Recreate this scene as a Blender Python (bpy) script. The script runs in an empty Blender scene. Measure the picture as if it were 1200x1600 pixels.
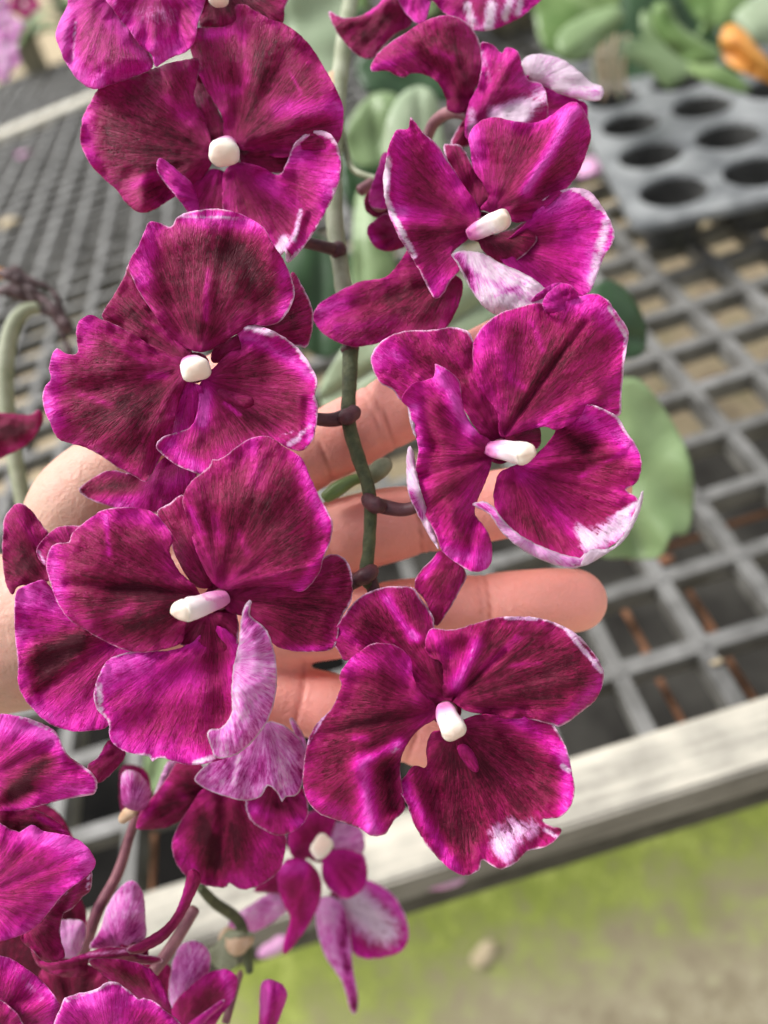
import bpy, bmesh, math, random
import numpy as np
from mathutils import Vector, Matrix, noise as mnoise
from mathutils.geometry import delaunay_2d_cdt
R = math.radians
C = bpy.context.scene.collection
scene = bpy.context.scene

# ---------------------------------------------------------------- camera, light, exposure
BZ = 0.80            # height of the bench top above the ground
CH = 0.37            # height of the camera above the bench
F = 1050.0           # focal length in photograph pixels (1200 wide)
PITCH, ROLL, YAW = 0.81720, -0.35537, -0.06003
CELL = 0.134008 * CH
LAT0 = (0.962096 * CH, 1.080870 * CH)
fw = Vector((0, math.cos(PITCH), -math.sin(PITCH)))
_r = Vector((1, 0, 0)); _u = _r.cross(fw)
rt = math.cos(ROLL) * _r + math.sin(ROLL) * _u
up = -math.sin(ROLL) * _r + math.cos(ROLL) * _u
CAM = Vector((0, 0, BZ + CH))
cam_d = bpy.data.cameras.new('camera'); cam = bpy.data.objects.new('camera', cam_d); C.objects.link(cam)
cam_d.sensor_fit = 'HORIZONTAL'; cam_d.sensor_width = 36; cam_d.lens = 36 * F / 1200
cam_d.clip_start = 0.01; cam_d.clip_end = 200
cam.matrix_world = Matrix(((rt.x, up.x, -fw.x, CAM.x), (rt.y, up.y, -fw.y, CAM.y), (rt.z, up.z, -fw.z, CAM.z), (0, 0, 0, 1)))
cam_d.dof.use_dof = True; cam_d.dof.focus_distance = 0.148; cam_d.dof.aperture_fstop = 8.5
scene.camera = cam

w = bpy.data.worlds.new('World'); scene.world = w; w.use_nodes = True
nt = w.node_tree; nt.nodes.clear()
sky = nt.nodes.new('ShaderNodeTexSky'); sky.sky_type = 'NISHITA'; sky.sun_disc = False
SUN_EL, SUN_AZ = R(56), R(-48)        # azimuth from +y towards +x
sky.sun_elevation = SUN_EL; sky.sun_rotation = SUN_AZ; sky.dust_density = 4; sky.air_density = 1.0
hs = nt.nodes.new('ShaderNodeHueSaturation'); hs.inputs['Saturation'].default_value = 0.12
bg = nt.nodes.new('ShaderNodeBackground'); bg.inputs['Strength'].default_value = 0.15
wo = nt.nodes.new('ShaderNodeOutputWorld')
nt.links.new(sky.outputs[0], hs.inputs['Color']); nt.links.new(hs.outputs[0], bg.inputs['Color']); nt.links.new(bg.outputs[0], wo.inputs['Surface'])
sd = bpy.data.lights.new('sun', 'SUN'); sd.energy = 2.1; sd.angle = R(22); sd.color = (1, 0.97, 0.93)
sun = bpy.data.objects.new('sun', sd); C.objects.link(sun)
sdir = Vector((math.sin(SUN_AZ) * math.cos(SUN_EL), math.cos(SUN_AZ) * math.cos(SUN_EL), math.sin(SUN_EL)))
sun.rotation_euler = (sdir).to_track_quat('Z', 'Y').to_euler(); sun.location = (0, 0, 3)
scene.view_settings.view_transform = 'Standard'; scene.view_settings.look = 'None'
scene.view_settings.exposure = 0.69; scene.view_settings.gamma = 1; scene.view_settings.use_curve_mapping = False
scene.cycles.max_bounces = 8; scene.cycles.transparent_max_bounces = 4

# ---------------------------------------------------------------- helpers
def P(x, y, z):
    """point seen at photograph pixel x, y at depth z metres"""
    return CAM + rt * ((x - 600) / F * z) - up * ((y - 800) / F * z) + fw * z
def G(x, y, h=0.0):
    """point seen at pixel x, y on the horizontal plane h above the bench top"""
    d = P(x, y, 1.0) - CAM
    return CAM + d * ((BZ + h - CAM.z) / d.z)
ORG = {}
def tag(o, label=None, cat=None, group=None, kind=None):
    if label: o['label'] = label
    if cat: o['category'] = cat
    if group: o['group'] = group
    if kind: o['kind'] = kind
    return o
def link(o, parent, origin):
    C.objects.link(o); ORG[o] = Vector(origin)
    if parent is not None:
        o.parent = parent; o.location = Vector(origin) - ORG[parent]
    else: o.location = origin
    return o
def empty(name, origin, parent=None):
    o = bpy.data.objects.new(name, None); o.empty_display_size = .01
    return link(o, parent, origin)
def mk(name, verts, faces, mats, parent=None, origin=None, smooth=True, fmat=None):
    if origin is None:
        origin = Vector(np.mean(np.array([tuple(v) for v in verts]), axis=0)) if parent is None else ORG[parent]
    origin = Vector(origin)
    me = bpy.data.meshes.new(name)
    me.from_pydata([tuple(Vector(v) - origin) for v in verts], [], faces)
    for m in (mats if isinstance(mats, (list, tuple)) else [mats]): me.materials.append(m)
    if smooth: me.polygons.foreach_set('use_smooth', [True] * len(me.polygons))
    if fmat: me.polygons.foreach_set('material_index', fmat)
    o = bpy.data.objects.new(name, me)
    return link(o, parent, origin)
def cr(pts, step, closed=True):
    """Catmull-Rom resampling of a list of tuples"""
    p = np.array(pts, float); n = len(p); out = []
    rng = range(n) if closed else range(n - 1)
    for i in rng:
        if closed: a, b, c, d = p[i - 1], p[i], p[(i + 1) % n], p[(i + 2) % n]
        else: a, b, c, d = p[max(i - 1, 0)], p[i], p[i + 1], p[min(i + 2, n - 1)]
        L = np.linalg.norm((c - b)[:2]); k = max(1, int(round(L / step)))
        for j in range(k):
            t = j / k
            out.append(.5 * (2 * b + (c - a) * t + (2 * a - 5 * b + 4 * c - d) * t * t + (3 * b - a - 3 * c + d) * t ** 3))
    if not closed: out.append(p[-1])
    return np.array(out)
def tube_geo(pts, rad, seg=12, cap=True, off=0):
    """tube along world points with radii; returns verts, faces"""
    V = []; Fc = []; n = len(pts); prev = None
    for i in range(n):
        t = (pts[min(i + 1, n - 1)] - pts[max(i - 1, 0)]).normalized()
        a = t.cross(prev if prev is not None and abs(t.dot(prev)) < .99 else Vector((.3, .2, .93))).normalized()
        if prev is not None: a = (prev - t * prev.dot(t)).normalized()
        prev = a; b = t.cross(a)
        for k in range(seg):
            an = 2 * math.pi * k / seg
            V.append(pts[i] + (a * math.cos(an) + b * math.sin(an)) * rad[i])
    for i in range(n - 1):
        for k in range(seg):
            k2 = (k + 1) % seg
            Fc.append((off + i * seg + k, off + i * seg + k2, off + (i + 1) * seg + k2, off + (i + 1) * seg + k))
    if cap:
        V.append(pts[0]); V.append(pts[-1]); c0 = off + n * seg
        for k in range(seg):
            k2 = (k + 1) % seg
            Fc.append((c0, off + k2, off + k)); Fc.append((c0 + 1, off + (n - 1) * seg + k, off + (n - 1) * seg + k2))
    return V, Fc
def px_tube(name, pts, mat, parent, step=6, seg=12, bump=0.0):
    """pts: (x px, y px, depth m, radius mm)"""
    q = cr(pts, step, closed=False)
    W = [P(a[0], a[1], a[2]) for a in q]
    rad = [a[3] / 1000 * (1 + bump * mnoise.noise(Vector((i * .35, 3, 1)))) for i, a in enumerate(q)]
    rad[0] *= .75; rad[-1] *= .6
    V, Fc = tube_geo(W, rad, seg)
    return mk(name, V, Fc, mat, parent)

# ---------------------------------------------------------------- materials
def newmat(name):
    m = bpy.data.materials.new(name); m.use_nodes = True; nt = m.node_tree; nt.nodes.clear()
    out = nt.nodes.new('ShaderNodeOutputMaterial'); b = nt.nodes.new('ShaderNodeBsdfPrincipled')
    nt.links.new(b.outputs[0], out.inputs[0])
    return m, nt, b, out
class NT:
    def __init__(s, nt): s.nt = nt
    def inp(s, sock, v):
        if isinstance(v, bpy.types.NodeSocket): s.nt.links.new(v, sock)
        elif v is not None: sock.default_value = v
    def m(s, op, a, b=None, c=None, clamp=False):
        n = s.nt.nodes.new('ShaderNodeMath'); n.operation = op; n.use_clamp = clamp
        s.inp(n.inputs[0], a); s.inp(n.inputs[1], b)
        if c is not None: s.inp(n.inputs[2], c)
        return n.outputs[0]
    def noise(s, vec, scale=1, detail=3, rough=.55, dist=0):
        n = s.nt.nodes.new('ShaderNodeTexNoise'); s.inp(n.inputs['Vector'], vec)
        n.inputs['Scale'].default_value = scale; n.inputs['Detail'].default_value = detail
        n.inputs['Roughness'].default_value = rough; n.inputs['Distortion'].default_value = dist
        return n.outputs['Fac']
    def vec(s, x, y, z):
        n = s.nt.nodes.new('ShaderNodeCombineXYZ'); s.inp(n.inputs[0], x); s.inp(n.inputs[1], y); s.inp(n.inputs[2], z); return n.outputs[0]
    def sep(s, v):
        n = s.nt.nodes.new('ShaderNodeSeparateXYZ'); s.inp(n.inputs[0], v); return n.outputs
    def attr(s, name, out='Color'):
        n = s.nt.nodes.new('ShaderNodeAttribute'); n.attribute_name = name; return n.outputs[out]
    def ramp(s, fac, stops, interp='LINEAR'):
        n = s.nt.nodes.new('ShaderNodeValToRGB'); s.inp(n.inputs[0], fac); e = n.color_ramp; e.interpolation = interp
        while len(e.elements) < len(stops): e.elements.new(.5)
        for el, (p, c) in zip(e.elements, stops): el.position = p; el.color = (*c, 1)
        return n.outputs[0]
    def mix(s, fac, a, b):
        n = s.nt.nodes.new('ShaderNodeMix'); n.data_type = 'RGBA'; s.inp(n.inputs[0], fac)
        for k, v in ((6, a), (7, b)):
            if isinstance(v, tuple): v = (*v, 1)
            s.inp(n.inputs[k], v)
        return n.outputs[2]
    def smooth(s, v, a, b):
        n = s.nt.nodes.new('ShaderNodeMapRange'); n.interpolation_type = 'SMOOTHSTEP'; s.inp(n.inputs[0], v)
        s.inp(n.inputs[1], a); s.inp(n.inputs[2], b); return n.outputs[0]
    def bump(s, h, strength, dist, normal=None):
        n = s.nt.nodes.new('ShaderNodeBump'); s.inp(n.inputs['Height'], h)
        n.inputs['Strength'].default_value = strength; n.inputs['Distance'].default_value = dist
        if normal is not None: s.inp(n.inputs['Normal'], normal)
        return n.outputs[0]
    def coord(s, which='Object'):
        return s.nt.nodes.new('ShaderNodeTexCoord').outputs[which]
def translucent(nt, b, out, col, amt):
    t = nt.nodes.new('ShaderNodeBsdfTranslucent'); mx = nt.nodes.new('ShaderNodeMixShader')
    nt.links.new(col, t.inputs['Color']); mx.inputs[0].default_value = amt
    nt.links.new(b.outputs[0], mx.inputs[1]); nt.links.new(t.outputs[0], mx.inputs[2]); nt.links.new(mx.outputs[0], out.inputs[0])

def petal_material(name, under=False):
    m, nt, b, out = newmat(name); n = NT(nt)
    uv = n.attr('rad', 'Vector'); u, v, sd_ = n.sep(uv)[0:3]
    pig = n.sep(n.attr('pig', 'Vector')); mg, wh, dk = pig[0], pig[1], pig[2]
    ed = n.attr('ed', 'Fac'); rim = n.attr('rim', 'Fac')
    co = n.coord('Object')
    n1 = n.noise(n.vec(n.m('MULTIPLY', u, 5.5), n.m('MULTIPLY', v, .11), sd_), 1, 5, .6, .35)
    n2 = n.noise(n.vec(n.m('MULTIPLY', u, 26), n.m('MULTIPLY', v, .33), sd_), 1, 5, .65, .4)
    n4 = n.noise(n.vec(n.m('MULTIPLY', u, 85), n.m('MULTIPLY', v, 1.1), sd_), 1, 3, .6, .5)
    n3 = n.noise(co, 85, 4, .6, .5)
    nf = n.noise(co, 1500, 3, .7)
    vn = n.noise(n.vec(n.m('MULTIPLY', u, 9), n.m('MULTIPLY', v, .05), sd_), 1, 4, .7, .5)
    vein = n.m('SUBTRACT', 1, n.smooth(n.m('ABSOLUTE', n.m('SUBTRACT', vn, .5)), 0.0, .035))
    vn2 = n.noise(n.vec(n.m('MULTIPLY', u, 22), n.m('MULTIPLY', v, .12), n.m('ADD', sd_, 5)), 1, 4, .7, .8)
    vein2 = n.m('SUBTRACT', 1, n.smooth(n.m('ABSOLUTE', n.m('SUBTRACT', vn2, .5)), 0.0, .05))
    cell = n.noise(co, 650, 4, .7, .6)
    if not under:
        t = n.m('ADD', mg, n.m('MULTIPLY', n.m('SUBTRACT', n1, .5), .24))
        t = n.m('ADD', t, n.m('MULTIPLY', n.m('SUBTRACT', n2, .5), .26))
        t = n.m('ADD', t, n.m('MULTIPLY', n.m('SUBTRACT', n3, .5), .3))
        t = n.m('ADD', t, n.m('MULTIPLY', n.m('SUBTRACT', n4, .5), .24))
        t = n.m('ADD', t, n.m('MULTIPLY', n.m('SUBTRACT', cell, .5), .42))
        t = n.m('SUBTRACT', t, n.m('MULTIPLY', vein, .10))
        t = n.m('SUBTRACT', t, n.m('MULTIPLY', vein2, .13))
        t = n.m('ADD', t, n.m('MULTIPLY', n.m('SUBTRACT', 1, n.smooth(ed, 0.0, 6)), .29))
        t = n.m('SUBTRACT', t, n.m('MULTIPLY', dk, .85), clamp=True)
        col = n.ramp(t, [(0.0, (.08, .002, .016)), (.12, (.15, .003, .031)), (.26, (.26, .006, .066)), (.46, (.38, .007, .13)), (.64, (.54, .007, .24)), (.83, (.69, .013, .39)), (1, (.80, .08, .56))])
        wsum = n.m('ADD', n.m('MULTIPLY', n.m('SUBTRACT', n2, .5), 1.9), n.m('ADD', n.m('MULTIPLY', n.m('SUBTRACT', n3, .5), 1.2), n.m('MULTIPLY', n.m('SUBTRACT', cell, .5), 1.3)))
        pale = n.smooth(n.m('ADD', wh, n.m('MULTIPLY', wsum, n.m('MULTIPLY', wh, 1.3, clamp=True))), .22, .72)
        palec = n.mix(n.smooth(n.m('ADD', wh, n.m('MULTIPLY', n.m('SUBTRACT', n4, .5), .9)), .35, 1.0), (.76, .32, .68), (.84, .66, .80))
        col = n.mix(pale, col, palec)
        nr = n.noise(co, 55, 3, .6)
        rw = n.m('MULTIPLY', rim, n.m('MULTIPLY_ADD', nr, 5.0, n.m('MULTIPLY_ADD', n2, 2.4, -3.0)))
        rf = n.smooth(n.m('SUBTRACT', rw, ed), -.12, .5)
        rf = n.m('MULTIPLY', rf, n.smooth(rim, 0.02, .15))
        col = n.mix(n.m('MULTIPLY', rf, .85), col, (.90, .60, .84))
        b.inputs['Roughness'].default_value = .52
        b.inputs['Sheen Weight'].default_value = .04; b.inputs['Sheen Roughness'].default_value = .45
        b.inputs['Sheen Tint'].default_value = (.9, .5, .7, 1)
    else:
        t = n.m('ADD', mg, n.m('MULTIPLY', n.m('SUBTRACT', n3, .5), 1.1))
        t = n.m('ADD', t, n.m('MULTIPLY', n.m('SUBTRACT', n2, .5), 1.5))
        t = n.m('ADD', t, n.m('MULTIPLY', n.m('SUBTRACT', n4, .5), .8), clamp=True)
        col = n.ramp(t, [(0.0, (.97, .80, .94)), (.25, (.95, .54, .88)), (.5, (.86, .26, .74)), (.8, (.62, .045, .40)), (1, (.28, .012, .12))])
        rf = n.smooth(n.m('SUBTRACT', n.m('MULTIPLY', rim, n1), ed), -.2, .1)
        rf = n.m('MULTIPLY', rf, n.smooth(rim, 0.02, .15))
        col = n.mix(n.m('MULTIPLY', rf, .8), col, (.85, .70, .82))
        b.inputs['Roughness'].default_value = .55
    nt.links.new(col, b.inputs['Base Color'])
    b.inputs['Specular IOR Level'].default_value = .2
    h1 = n.bump(n.m('ADD', n2, n.m('MULTIPLY', vein, -.5)), .6, .00065)
    h2 = n.bump(n.m('ADD', cell, n.m('MULTIPLY', vein2, -.3)), .6, .0004, h1)
    h3 = n.bump(nf, .4, .00012, h2)
    nt.links.new(h3, b.inputs['Normal'])
    translucent(nt, b, out, col, .38 if under else .22)
    return m
M = {}
M['petal'] = petal_material('petal_skin'); M['under'] = petal_material('petal_underside', True)

def simple(name, c1, c2, scale, rough=.5, bumpd=0.0, bscale=None, spec=.4, detail=4, trans=0, c3=None, coord='Object'):
    m, nt, b, out = newmat(name); n = NT(nt); co = n.coord(coord)
    f = n.noise(co, scale, detail, .6, .2)
    stops = [(.32, c1), (.68, c2)] if c3 is None else [(.28, c1), (.5, c2), (.72, c3)]
    col = n.ramp(f, stops)
    nt.links.new(col, b.inputs['Base Color']); b.inputs['Roughness'].default_value = rough; b.inputs['Specular IOR Level'].default_value = spec
    if bumpd:
        nt.links.new(n.bump(n.noise(co, bscale or scale * 3, 5, .65), .7, bumpd), b.inputs['Normal'])
    if trans: translucent(nt, b, out, col, trans)
    return m
M['stem'] = simple('stem_green', (.045, .058, .026), (.115, .13, .06), 420, .55, .0009, 1300)
M['stem_pale'] = simple('stem_pale', (.19, .21, .125), (.32, .34, .24), 120, .6, .0002, 900)
M['stem_brown'] = simple('stem_dark_purple', (.045, .012, .022), (.12, .04, .05), 260, .45, .0003, 1200)
M['pedicel'] = simple('pedicel_purple', (.10, .022, .045), (.34, .15, .17), 90, .45, .0002, 1200)
M['bract'] = simple('bract_tan', (.45, .28, .16), (.6, .45, .32), 300, .6)
M['dry'] = simple('dried_flower', (.03, .016, .018), (.12, .07, .075), 140, .7, .0006, 500)
M['leaf_mid'] = simple('leaf_mid_green', (.18, .27, .115), (.26, .355, .18), 22, .42, .0002, 300, trans=.15)
M['leaf_sage'] = simple('leaf_sage_green', (.27, .35, .22), (.36, .43, .29), 22, .45, .0002, 300, trans=.12)
M['leaf_dark'] = simple('leaf_dark_green', (.022, .055, .022), (.045, .10, .04), 30, .4, .0002, 300, trans=.1)
M['leaf_bright'] = simple('leaf_bright_green', (.09, .18, .04), (.30, .42, .17), 18, .3, .0003, 200, trans=.2)
M['orange'] = simple('withered_orange', (.50, .19, .03), (.72, .36, .08), 60, .55, .0006, 200)
M['rust'] = simple('rusty_wire', (.17, .07, .035), (.32, .15, .08), 80, .8, .0004, 400)
M['plastic'] = simple('grey_bench_plastic', (.06, .058, .053), (.215, .213, .205), 34, .55, .0003, 200, spec=.35, detail=7)
M['tray'] = simple('grey_tray_plastic', (.065, .07, .075), (.26, .27, .27), 26, .38, .0003, 90, spec=.5)
M['traycup'] = simple('dark_tray_cup', (.03, .03, .03), (.09, .09, .085), 30, .4)
M['pot'] = simple('clear_grey_pot', (.16, .16, .12), (.30, .29, .22), 20, .4)
M['bark'] = simple('bark_mix', (.04, .025, .015), (.16, .10, .06), 90, .9, .004, 120)
M['tan_leaf'] = simple('dry_tan_leaf', (.42, .33, .20), (.60, .50, .34), 60, .7)
M['pink_petal'] = simple('fallen_pink_petal', (.60, .22, .48), (.80, .55, .72), 90, .6, trans=.15)
# ---------------------------------------------------------------- petals
SEED = [0]
def inside(pts, poly):
    x, y = pts[:, 0], pts[:, 1]; n = len(poly); c = np.zeros(len(pts), bool); j = n - 1
    for i in range(n):
        xi, yi = poly[i]; xj, yj = poly[j]
        cond = ((yi > y) != (yj > y)) & (x < (xj - xi) * (y - yi) / (yj - yi + 1e-12) + xi)
        c ^= cond; j = i
    return c
def segdist(px, py, x1, y1, x2, y2):
    dx, dy = x2 - x1, y2 - y1; L = dx * dx + dy * dy
    t = np.clip(((px - x1) * dx + (py - y1) * dy) / (L + 1e-9), 0, 1) if L > 0 else 0
    return np.hypot(px - x1 - t * dx, py - y1 - t * dy)
def petal(name, parent, tf, z0, pts, base, E=3.0, b=0.0, mag=.45, dome=1.0, rim=.35, ruf=1.3, und=.8, pig=(), rel=(), mat='petal',
          fray=.8, label=None, thick=.2, step=5.0, power=1.25):
    """A petal grown from its outline. pts: outline in zoom coordinates, optional third value = height (mm, towards the viewer) there;
    base: where it joins the flower; pig: pigment strokes (kind, x1, y1, x2, y2, width, amount); rel: ridges (x1, y1, x2, y2, width, mm)."""
    ox, oy, s = tf; SEED[0] += 1; sd = SEED[0] * 3.7
    q = [((p[0] / s + ox), (p[1] / s + oy), (p[2] if len(p) > 2 else E)) for p in pts]
    bx, by = base[0] / s + ox, base[1] / s + oy
    bd = cr(q, 4.0)
    # frayed, slightly irregular margin
    nrm = np.roll(bd[:, :2], -1, 0) - np.roll(bd[:, :2], 1, 0); nrm = np.stack([nrm[:, 1], -nrm[:, 0]], 1); nrm /= (np.linalg.norm(nrm, axis=1)[:, None] + 1e-9)
    for i in range(len(bd)):
        a = mnoise.noise(Vector((bd[i, 0] * .16, bd[i, 1] * .16, sd))) * 1.1 + mnoise.noise(Vector((bd[i, 0] * .42, bd[i, 1] * .42, sd + 9))) * .7
        bd[i, :2] += nrm[i] * a * fray
    # interior points
    x0, y0 = bd[:, 0].min(), bd[:, 1].min(); x1, y1 = bd[:, 0].max(), bd[:, 1].max()
    gy = np.arange(y0, y1, step * .87); gp = []
    for k, yy in enumerate(gy):
        for xx in np.arange(x0 + (k % 2) * step * .5, x1, step): gp.append((xx, yy))
    gp = np.array(gp); gp = gp[inside(gp, bd[:, :2])]
    if len(gp):
        d = np.min(np.hypot(gp[:, None, 0] - bd[None, :, 0], gp[:, None, 1] - bd[None, :, 1]), axis=1)
        gp = gp[d > step * .45]
    nb = len(bd)
    allp = [Vector((a[0], a[1])) for a in bd] + [Vector((a[0], a[1])) for a in gp]
    vo, eo, fo, _, _, _ = delaunay_2d_cdt(allp, [], [list(range(nb))], 1, 1e-4)
    V2 = np.array([(v.x, v.y) for v in vo])
    fo = [tuple(f) for f in fo]
    # distances
    nx = np.roll(bd[:, :2], -1, 0); de = np.full(len(V2), 1e9)
    for i in range(nb):
        de = np.minimum(de, segdist(V2[:, 0], V2[:, 1], bd[i, 0], bd[i, 1], nx[i, 0], nx[i, 1]))
    db = np.hypot(V2[:, 0] - bx, V2[:, 1] - by); Rm = np.percentile(np.hypot(bd[:, 0] - bx, bd[:, 1] - by), 90)
    wgt = 1.0 / (((V2[:, None, 0] - bd[None, :, 0]) ** 2 + (V2[:, None, 1] - bd[None, :, 1]) ** 2) + 60.0) ** 1.5
    Ei = (wgt * bd[None, :, 2]).sum(1) / wgt.sum(1)
    r = np.clip(db / Rm, 0, 1.15)
    dmax = de.max() + 1e-6
    mm = z0 / F * 1000          # mm per pixel at this depth
    dz = b + (Ei - b) * r ** power + dome * np.sin(np.clip(de / dmax, 0, 1) * math.pi / 2) * 1.0
    cx, cy = V2.mean(0); a0 = math.atan2(cy - by, cx - bx)
    ang = np.arctan2(V2[:, 1] - by, V2[:, 0] - bx) - a0; ang = (ang + math.pi) % (2 * math.pi) - math.pi
    for i in range(len(V2)):
        x, y = V2[i]
        e = math.exp(-de[i] / 20.0)
        dz[i] += ruf * e * 2.3 * mnoise.noise(Vector((x / 34, y / 34, sd))) + ruf * .55 * e * mnoise.noise(Vector((x / 13, y / 13, sd + 4)))
        dz[i] += und * 2.2 * min(1, r[i] * 1.6) * mnoise.noise(Vector((x / 75, y / 75, sd + 20)))
        dz[i] += 1.0 * min(1, r[i] * 2) * mnoise.noise(Vector((ang[i] * 4.5, r[i] * 1.2, sd + 30)))
        dz[i] += ruf * .32 * math.exp(-de[i] / 13.0) * mnoise.noise(Vector((ang[i] * 16 + x / 60, y / 60, sd + 50)))
        dz[i] += .22 * mnoise.noise(Vector((x / 9, y / 9, sd + 40)))
    # mid vein groove
    dz -= .22 * np.exp(-(ang * db / 4.0) ** 2) * np.clip(1.2 - r, 0, 1)
    for (xa, ya, xb, yb, ww, hh) in rel:
        dd = segdist(V2[:, 0], V2[:, 1], xa / s + ox, ya / s + oy, xb / s + ox, yb / s + oy)
        dz += hh * np.exp(-(dd / (ww / s)) ** 2)
    P3 = np.zeros((len(V2), 3)); P3[:, 0] = mag
    for (k, xa, ya, xb, yb, ww, am) in pig:
        dd = segdist(V2[:, 0], V2[:, 1], xa / s + ox, ya / s + oy, xb / s + ox, yb / s + oy)
        g = am * np.exp(-(dd / (ww / s)) ** 2)
        P3[:, 'mwd'.index(k)] += g
    W = [P(V2[i, 0], V2[i, 1], z0 - dz[i] / 1000) for i in range(len(V2))]
    o = mk(name, W, fo, [M[mat]], parent)
    me = o.data
    A = me.attributes.new('pig', 'FLOAT_VECTOR', 'POINT'); A.data.foreach_set('vector', P3.ravel())
    A = me.attributes.new('rad', 'FLOAT_VECTOR', 'POINT')
    A.data.foreach_set('vector', np.stack([ang, db * mm, np.full(len(V2), sd)], 1).ravel())
    A = me.attributes.new('ed', 'FLOAT', 'POINT'); A.data.foreach_set('value', de * mm)
    A = me.attributes.new('rim', 'FLOAT', 'POINT'); A.data.foreach_set('value', rim * (np.ones(len(V2)) if mat == 'under' else np.clip((r - .38) / .25, 0, 1)))
    md = o.modifiers.new('thickness', 'SOLIDIFY'); md.thickness = thick / 1000; md.offset = 0
    if label: o['label'] = label
    return o

def column(parent, tf, z0, p0, p1, rad, h0=1.0, h1=7.0, beak=0, tint=.5, label=None):
    """the pale knob at a flower's centre, from its foot p0 to its tip p1 (zoom coordinates), radius in zoom px"""
    ox, oy, s = tf; mm = z0 / F
    A = P(p0[0] / s + ox, p0[1] / s + oy, z0 - h0 / 1000); B = P(p1[0] / s + ox, p1[1] / s + oy, z0 - h1 / 1000)
    r = rad / s * mm * .85; ax = (B - A); L = ax.length; ax.normalize()
    side = ax.cross(Vector((.2, .1, .9))).normalized(); sd2 = ax.cross(side)
    prof = [(-.12, .62), (0, .74), (.15, .80), (.35, .86), (.55, .96), (.68, 1.0), (.78, 1.0), (.86, .93), (.93, .78), (.98, .52), (1.01, .25)]
    prof = cr([(a * 100, c * 100) for a, c in prof], 3, closed=False) / 100
    seg = 28; V = []; Fc = []; tv = []
    for i, (t, q) in enumerate(prof):
        for k in range(seg):
            an = 2 * math.pi * k / seg
            lump = 1 + .16 * mnoise.noise(Vector((math.cos(an) * 1.3, math.sin(an) * 1.3, t * 3 + rad))) - (.10 * math.exp(-((t - .72) / .04) ** 2) * (1 if math.cos(an) > -.2 else .3))
            sq = 1 / (abs(math.cos(an)) ** 2.5 + abs(math.sin(an)) ** 2.5) ** (1 / 2.5) * .96
            lump *= sq
            V.append(A + ax * (t * L + (r * .18 * beak * math.cos(an) if t > .85 else 0)) + (side * math.cos(an) * 1.0 + sd2 * math.sin(an) * .8) * r * q * lump); tv.append(t)
    n = len(prof)
    for i in range(n - 1):
        for k in range(seg): Fc.append((i * seg + k, i * seg + (k + 1) % seg, (i + 1) * seg + (k + 1) % seg, (i + 1) * seg + k))
    V.append(A + ax * (1.02 * L)); V.append(A - ax * .12 * L); tv += [1, 0]
    for k in range(seg): Fc.append((n * seg, (n - 1) * seg + k, (n - 1) * seg + (k + 1) % seg)); Fc.append((n * seg + 1, (k + 1) % seg, k))
    o = mk('column', V, Fc, M['column'], parent)
    At = o.data.attributes.new('tt', 'FLOAT', 'POINT'); At.data.foreach_set('value', tv)
    if label: o['label'] = label
    return o
def column_material():
    m, nt, b, out = newmat('column_white'); n = NT(nt); co = n.coord()
    t = n.attr('tt', 'Fac'); ns = n.noise(co, 420, 4, .6)
    col = n.ramp(t, [(0.0, (.45, .06, .28)), (.22, (.66, .30, .52)), (.42, (.76, .60, .67)), (.75, (.78, .71, .70)), (.90, (.78, .70, .60)), (1, (.80, .64, .54))])
    sp = n.smooth(n.m('ADD', ns, n.m('MULTIPLY', n.m('SUBTRACT', .45, t), .35)), .57, .66)
    col = n.mix(n.m('MULTIPLY', sp, .75), col, (.66, .22, .46))
    nt.links.new(col, b.inputs['Base Color']); b.inputs['Roughness'].default_value = .38
    b.inputs['Subsurface Weight'].default_value = .25; b.inputs['Subsurface Radius'].default_value = (.002, .0012, .001); b.inputs['Subsurface Scale'].default_value = 1.0
    nt.links.new(n.bump(n.noise(co, 1500, 3, .6), .3, .0001), b.inputs['Normal'])
    return m
M['column'] = column_material()

def flower(plant, tf, z0, c, label, stalk=None, throat=24, back=3.0, srad=1.3, smat='pedicel'):
    """flower part: its own mesh is the receptacle and stalk behind the petals. c: centre in zoom coords; stalk: px points (x, y, depth)"""
    ox, oy, s = tf; cx, cy = c[0] / s + ox, c[1] / s + oy
    o0 = P(cx, cy, z0)
    pts = [(cx, cy, z0 + .0005, srad * 1.5), (cx + 1, cy + 1, z0 + .004, srad * 1.9), (cx + 2, cy + 2, z0 + .008, srad * 1.2)]
    if stalk: pts += [(a[0], a[1], a[2], srad) for a in stalk]
    q = cr(pts, 4, closed=False); W = [P(a[0], a[1], a[2]) for a in q]; rad = [max(a[3], .3) / 1000 for a in q]
    V, Fc = tube_geo(W, rad, 12)
    f = mk('flower', V, Fc, M[smat], plant, origin=o0)
    f['label'] = label
    if throat:
        q_ = [(cx + math.cos(t * .785) * throat, cy + math.sin(t * .785) * throat) for t in range(8)]
        petal('throat', f, (0, 0, 1), z0, q_, (cx, cy), -4, -4.5, .1, dome=0, rim=0, ruf=0, und=.1, step=6)
    return f
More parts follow.
